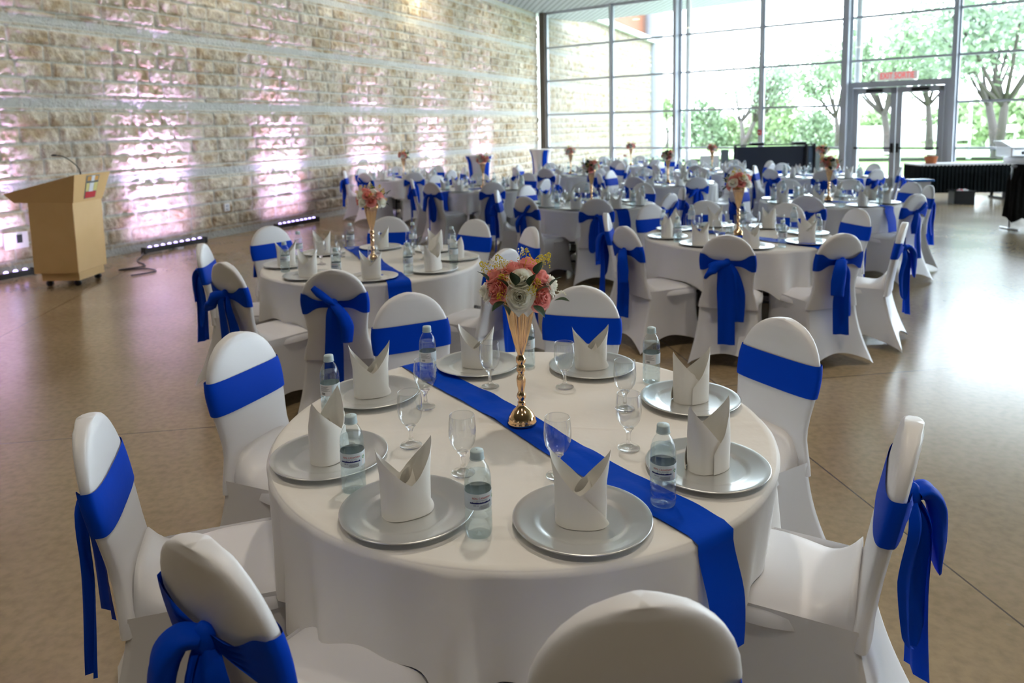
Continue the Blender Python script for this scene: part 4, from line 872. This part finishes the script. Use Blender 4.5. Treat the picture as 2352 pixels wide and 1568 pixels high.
m = MB(); m.box((0, 0, .56), (.16, .08, 1.12)); m.box((0, 0, .02), (.2, .3, .04)); bevel(thing('side_panel', 'narrow grey panel standing at the left end of the dark partition', 'panel', (4.62, 15.75, 0), 0, None, m.mesh('side_panel', M['greygreen'], False)), .01)
m = MB(); m.box((0, 0, .62), (.46, .03, .62)); m.box((-.2, 0, .16), (.03, .03, .32)); m.box((.2, 0, .16), (.03, .03, .32)); m.box((0, 0, .01), (.46, .3, .02)); thing('display_board', 'white display board on feet left of the dark partition', 'board', (4.72, 17.3, 0), R(4), None, m.mesh('display_board', M['white'], False))
p = ww(7.02, .10, 1.42); t = thing('fire_alarm', 'small red fire alarm box on the thin window mullion', 'alarm', p, ang_w)
m = MB(); m.box((0, 0, 0), (.09, .06, .14)); bevel(obj('alarm_box', m.mesh('alarm_box', M['redprint'], False), t), .01); m = MB(); m.box((0, -.035, 0), (.05, .01, .03)); obj('pull_handle', m.mesh('pull_handle', M['white'], False), t)

bx0, bx1, by = 8.50, 10.42, 15.35; ang_b = R(-4)
t = thing('bar_table', 'long table with pleated black skirting near the glass doors', 'table', ((bx0+bx1)/2, by, 0), ang_b); Lb = bx1-bx0
m = MB(); m.box((0, 0, .735), (Lb, .75, .03)); obj('tabletop', m.mesh('tabletop', M['white'], False), t)
m = MB(); P = []; n = 150
for z in (.735, .5, .16):
    for i in range(n):
        q = i/(n-1)*(Lb+1.5); 
        if q < .75: x, y = -Lb/2, .375-q
        elif q < .75+Lb: x, y = -Lb/2+(q-.75), -.375
        else: x, y = Lb/2, -.375+(q-.75-Lb)
        w_ = .012*math.sin(i*1.9)*(1 if z < .7 else .3); P.append((x*(1+w_*.5/Lb*2), y-w_*1.4, z))
m.grid(P, n, 3); obj('skirting', m.mesh('skirting', M['blackcloth']), t)
for x in (-.8, 0, .8):
    m = MB(); m.box((x, -.25, .37), (.05, .04, .72)); m.box((x, .2, .37), (.05, .04, .72)); m.box((x, -.02, .02), (.05, .6, .04)); obj('leg', m.mesh('leg', M['foldleg'], False), t)
t = thing('flower_pot', 'small terracotta pot at the left end of the black skirted table', 'pot', (8.80, 15.25, .752)); m = MB(); m.lathe([(.001, 0), (.085, 0), (.10, .02), (.115, .12), (.125, .12), (.125, .16), (.11, .16), (.10, .14), (.001, .13)], 24); obj('pot', m.mesh('pot', M['terra']), t)
m = MB(); 
for i in range(7): a = i*.9; m.lathe([(.001, .03), (.022, .02), (.025, 0), (.001, -.02)], 10, (.06*math.cos(a), .06*math.sin(a), .17))
obj('white_contents', m.mesh('white_contents', M['white']), t)
m = MB(); m.box((0, 0, .006), (1.5, .45, .012)); thing('serving_tray', 'shiny white trays lying along the black skirted table', 'tray', (9.45, 15.3, .752), ang_b, None, m.mesh('serving_tray', M['white'], False))
t = thing('chafing_dish', 'stainless steel chafing unit on a white counter at the right edge', 'chafing dish', (10.75, 15.2, .86))
m = MB(); m.box((0, 0, .12), (.95, .5, .20)); bevel(obj('body', m.mesh('body', M['steel'], False), t), .02)
m = MB(); P = [(-.47, -.25, .22), (.47, -.25, .22), (.47, .25, .22), (-.47, .25, .22), (-.52, .0, .34), (.47, .0, .36), (.47, .28, .36), (-.52, .28, .34)]; m.add(P, [(0, 1, 5, 4), (1, 2, 6, 5), (2, 3, 7, 6), (3, 0, 4, 7), (4, 5, 6, 7)]); obj('lid', m.mesh('lid', M['steel'], False), t)
m = MB(); m.box((-.1, -.26, .10), (.3, .02, .06)); m.tube([(-.42, -.27, .18), (.2, -.27, .18)], .01); obj('front_panel', m.mesh('front_panel', M['dark'], False), t)
m = MB(); m.box((0, 0, .43), (1.05, .7, .86)); bevel(thing('white_counter', 'white chest unit right of the black skirted table', 'counter', (11.0, 15.15, 0), ang_b, None, m.mesh('white_counter', M['white'], False)), .02)
t = thing('plastic_crate', 'black crate of table things on the floor before the skirted table', 'crate', (8.95, 14.40, 0), R(-8))
m = MB(); w_, d_, h_ = .36, .28, .26
for c_, dd in (((0, 0, .01), (w_, d_, .02)), ((-w_/2, 0, h_/2), (.015, d_, h_)), ((w_/2, 0, h_/2), (.015, d_, h_)), ((0, -d_/2, h_/2), (w_, .015, h_)), ((0, d_/2, h_/2), (w_, .015, h_)), ((0, -d_/2-.01, h_), (w_+.05, .03, .02)), ((0, d_/2+.01, h_), (w_+.05, .03, .02))): m.box(c_, dd)
obj('body', m.mesh('body', M['dark'], False), t)
rr = random.Random(2)
for k in range(10):
    m = MB(); m.lathe([(.001, -.04), (.03, -.03), (.035, 0), (.025, .03), (.001, .04)], 12); thing('packed_item', ('small red item inside the black floor crate', 'small white item inside the black floor crate')[1 if k % 3 else 0], 'item', (8.95+rr.uniform(-.12, .12), 14.40+rr.uniform(-.08, .08), .22+rr.uniform(0, .05)), rr.random()*3, 'small items packed in the floor crate', m.mesh('packed_item', M['white'] if k % 3 else M['redprint']))
t = thing('plastic_tub', 'bright blue plastic tub lid on a stand behind the right table', 'tub', (6.52, 11.6, 0))
m = MB(); m.box((0, 0, .72), (.36, .26, .035)); bevel(obj('lid', m.mesh('lid', M['tub'], False), t), .015); m = MB(); m.box((0, 0, .35), (.26, .2, .70)); obj('stand', m.mesh('stand', M['white'], False), t)
# coats on a rack at the right edge
t = thing('coat_rack', 'low metal rack draped with black coats at the right edge', 'rack', (7.85, 10.9, 0))
m = MB(); m.tube([(-.35, 0, .95), (.6, 0, .95)], .015); 
for x in (-.33, .55): m.tube([(x, 0, .95), (x, 0, .03)], .014); m.tube([(x, -.2, .015), (x, .2, .015)], .014)
obj('frame', m.mesh('frame', M['steel']), t)
def coat_mesh(seed, w_=.34):
    rr = random.Random(seed); m = MB(); P = []; n = 40; zs = [.99, .95, .86, .74, .6, .45, .30, .16]
    for j, z in enumerate(zs):
        wx = w_*(.35+.65*smooth01(j/3))*(1+.10*j/7); wy = .10+.05*j/7
        for i in range(n): a = 2*PI*i/n; f = 1+.16*math.sin(5*a+seed)*j/7+.07*math.sin(11*a+j*.5); P.append((wx*f*math.cos(a)*.5, wy*f*math.sin(a), z+(.04*math.sin(3*a) if j == 7 else 0)))
    m.grid(P, n, len(zs), True); m.f.append(tuple(range(n))); m.mi.append(0); return m.mesh('black_coat', M['coat'])
for k, (x, y) in enumerate(((7.66, 10.9), (7.90, 10.88), (8.15, 10.9))):
    thing('black_coat', ['leftmost black coat hanging on the rack at the right edge', 'second black coat from the left on the right-edge rack', 'third black coat from the left on the right-edge rack'][k], 'coat', (x, y, .0), k*.3, 'black coats on the rack', coat_mesh(k+1))
# bud vase on the farthest table
t = thing('bud_vase', 'slim clear bud vase with one red rose on the farthest table', 'vase', (2.62, 16.75, TZ+.004)); m = MB(); m.lathe([(.001, 0), (.05, 0), (.055, .03), (.03, .12), (.018, .2), (.02, .22)], 20); obj('glass_body', m.mesh('glass_body', M['pet']), t)
o = obj('rose', ROSE['p'][0], t, (0, 0, .22)); o.scale = (1.1, 1.1, 1.1)

# ------------------------------------------------------------------ ceiling lamps of the room, with added fill lamps
def downlight(x, y, watts, col, label, size=70, aim=None):
    t = thing('ceiling_downlight', label, 'ceiling light', (x, y, CEIL-.02), 0, 'recessed ceiling downlights'); m = MB(); m.lathe([(.001, .0), (.09, .0), (.11, -.01), (.12, .015)], 24); obj('trim_ring', m.mesh('trim_ring', M['lamp']), t)
    l = bpy.data.lights.new('lamp', 'SPOT'); l.energy = watts; l.color = col; l.spot_size = R(size); l.spot_blend = .8; l.shadow_soft_size = .12
    lo = bpy.data.objects.new('lamp_glow', l); C.objects.link(lo); lo.parent = t; lo.location = (0, 0, -.03)
    if aim: lo.rotation_euler = (Vector(aim)-Vector((x, y, CEIL-.05))).to_track_quat('-Z', 'Y').to_euler()
M['lamp'] = mat('lamp_face', (.9, .85, .75), .5, emit=((1, .82, .6), 3))
WARM = (1, .88, .72)
k = 0
for x, y in ((-3.2, 1.2), (2.8, 1.2), (.4, -.7), (3.0, 4.4), (-3.0, 5.0), (.2, 3.4)):  # camera-side lamp is unseen, added to light the napkin fronts
    k += 1; downlight(x, y, 38, WARM, 'recessed warm downlight in the ceiling '+['over the near left aisle', 'over the near right aisle', 'added above the camera side of the nearest table', 'before the right second-row table', 'before the left second-row table', 'above the far rim of the nearest table'][k-1], 95)
for k_, ss_ in enumerate((-5, -1.5, 2.0, 5.5, 8.6, 12.0)):  # unseen row of washers, added to brighten the stone wall
    p = wl(ss_, 1.15); q = wl(ss_, 0, 2.9); downlight(p.x, p.y, (24, 24, 22, 18, 18, 7)[k_], (1, .93, .82), ['added wall washer far behind the lectern side', 'added wall washer above the lectern', 'added wall washer between two light bars', 'added wall washer above the far left chairs', 'added wall washer at the warm glow high on the stone wall', 'added wall washer nearest the window corner'][k_]+' in the ceiling', 120, q)
p = wl((Vector((-1.9, 17.8))-P0).dot(DL), .75); q = wl((Vector((-2.2, 17.2))-P0).dot(DL), 0, 4.6); downlight(p.x, p.y, 22, (1, .85, .5), 'recessed wall washer above the stone wall', 55, q)
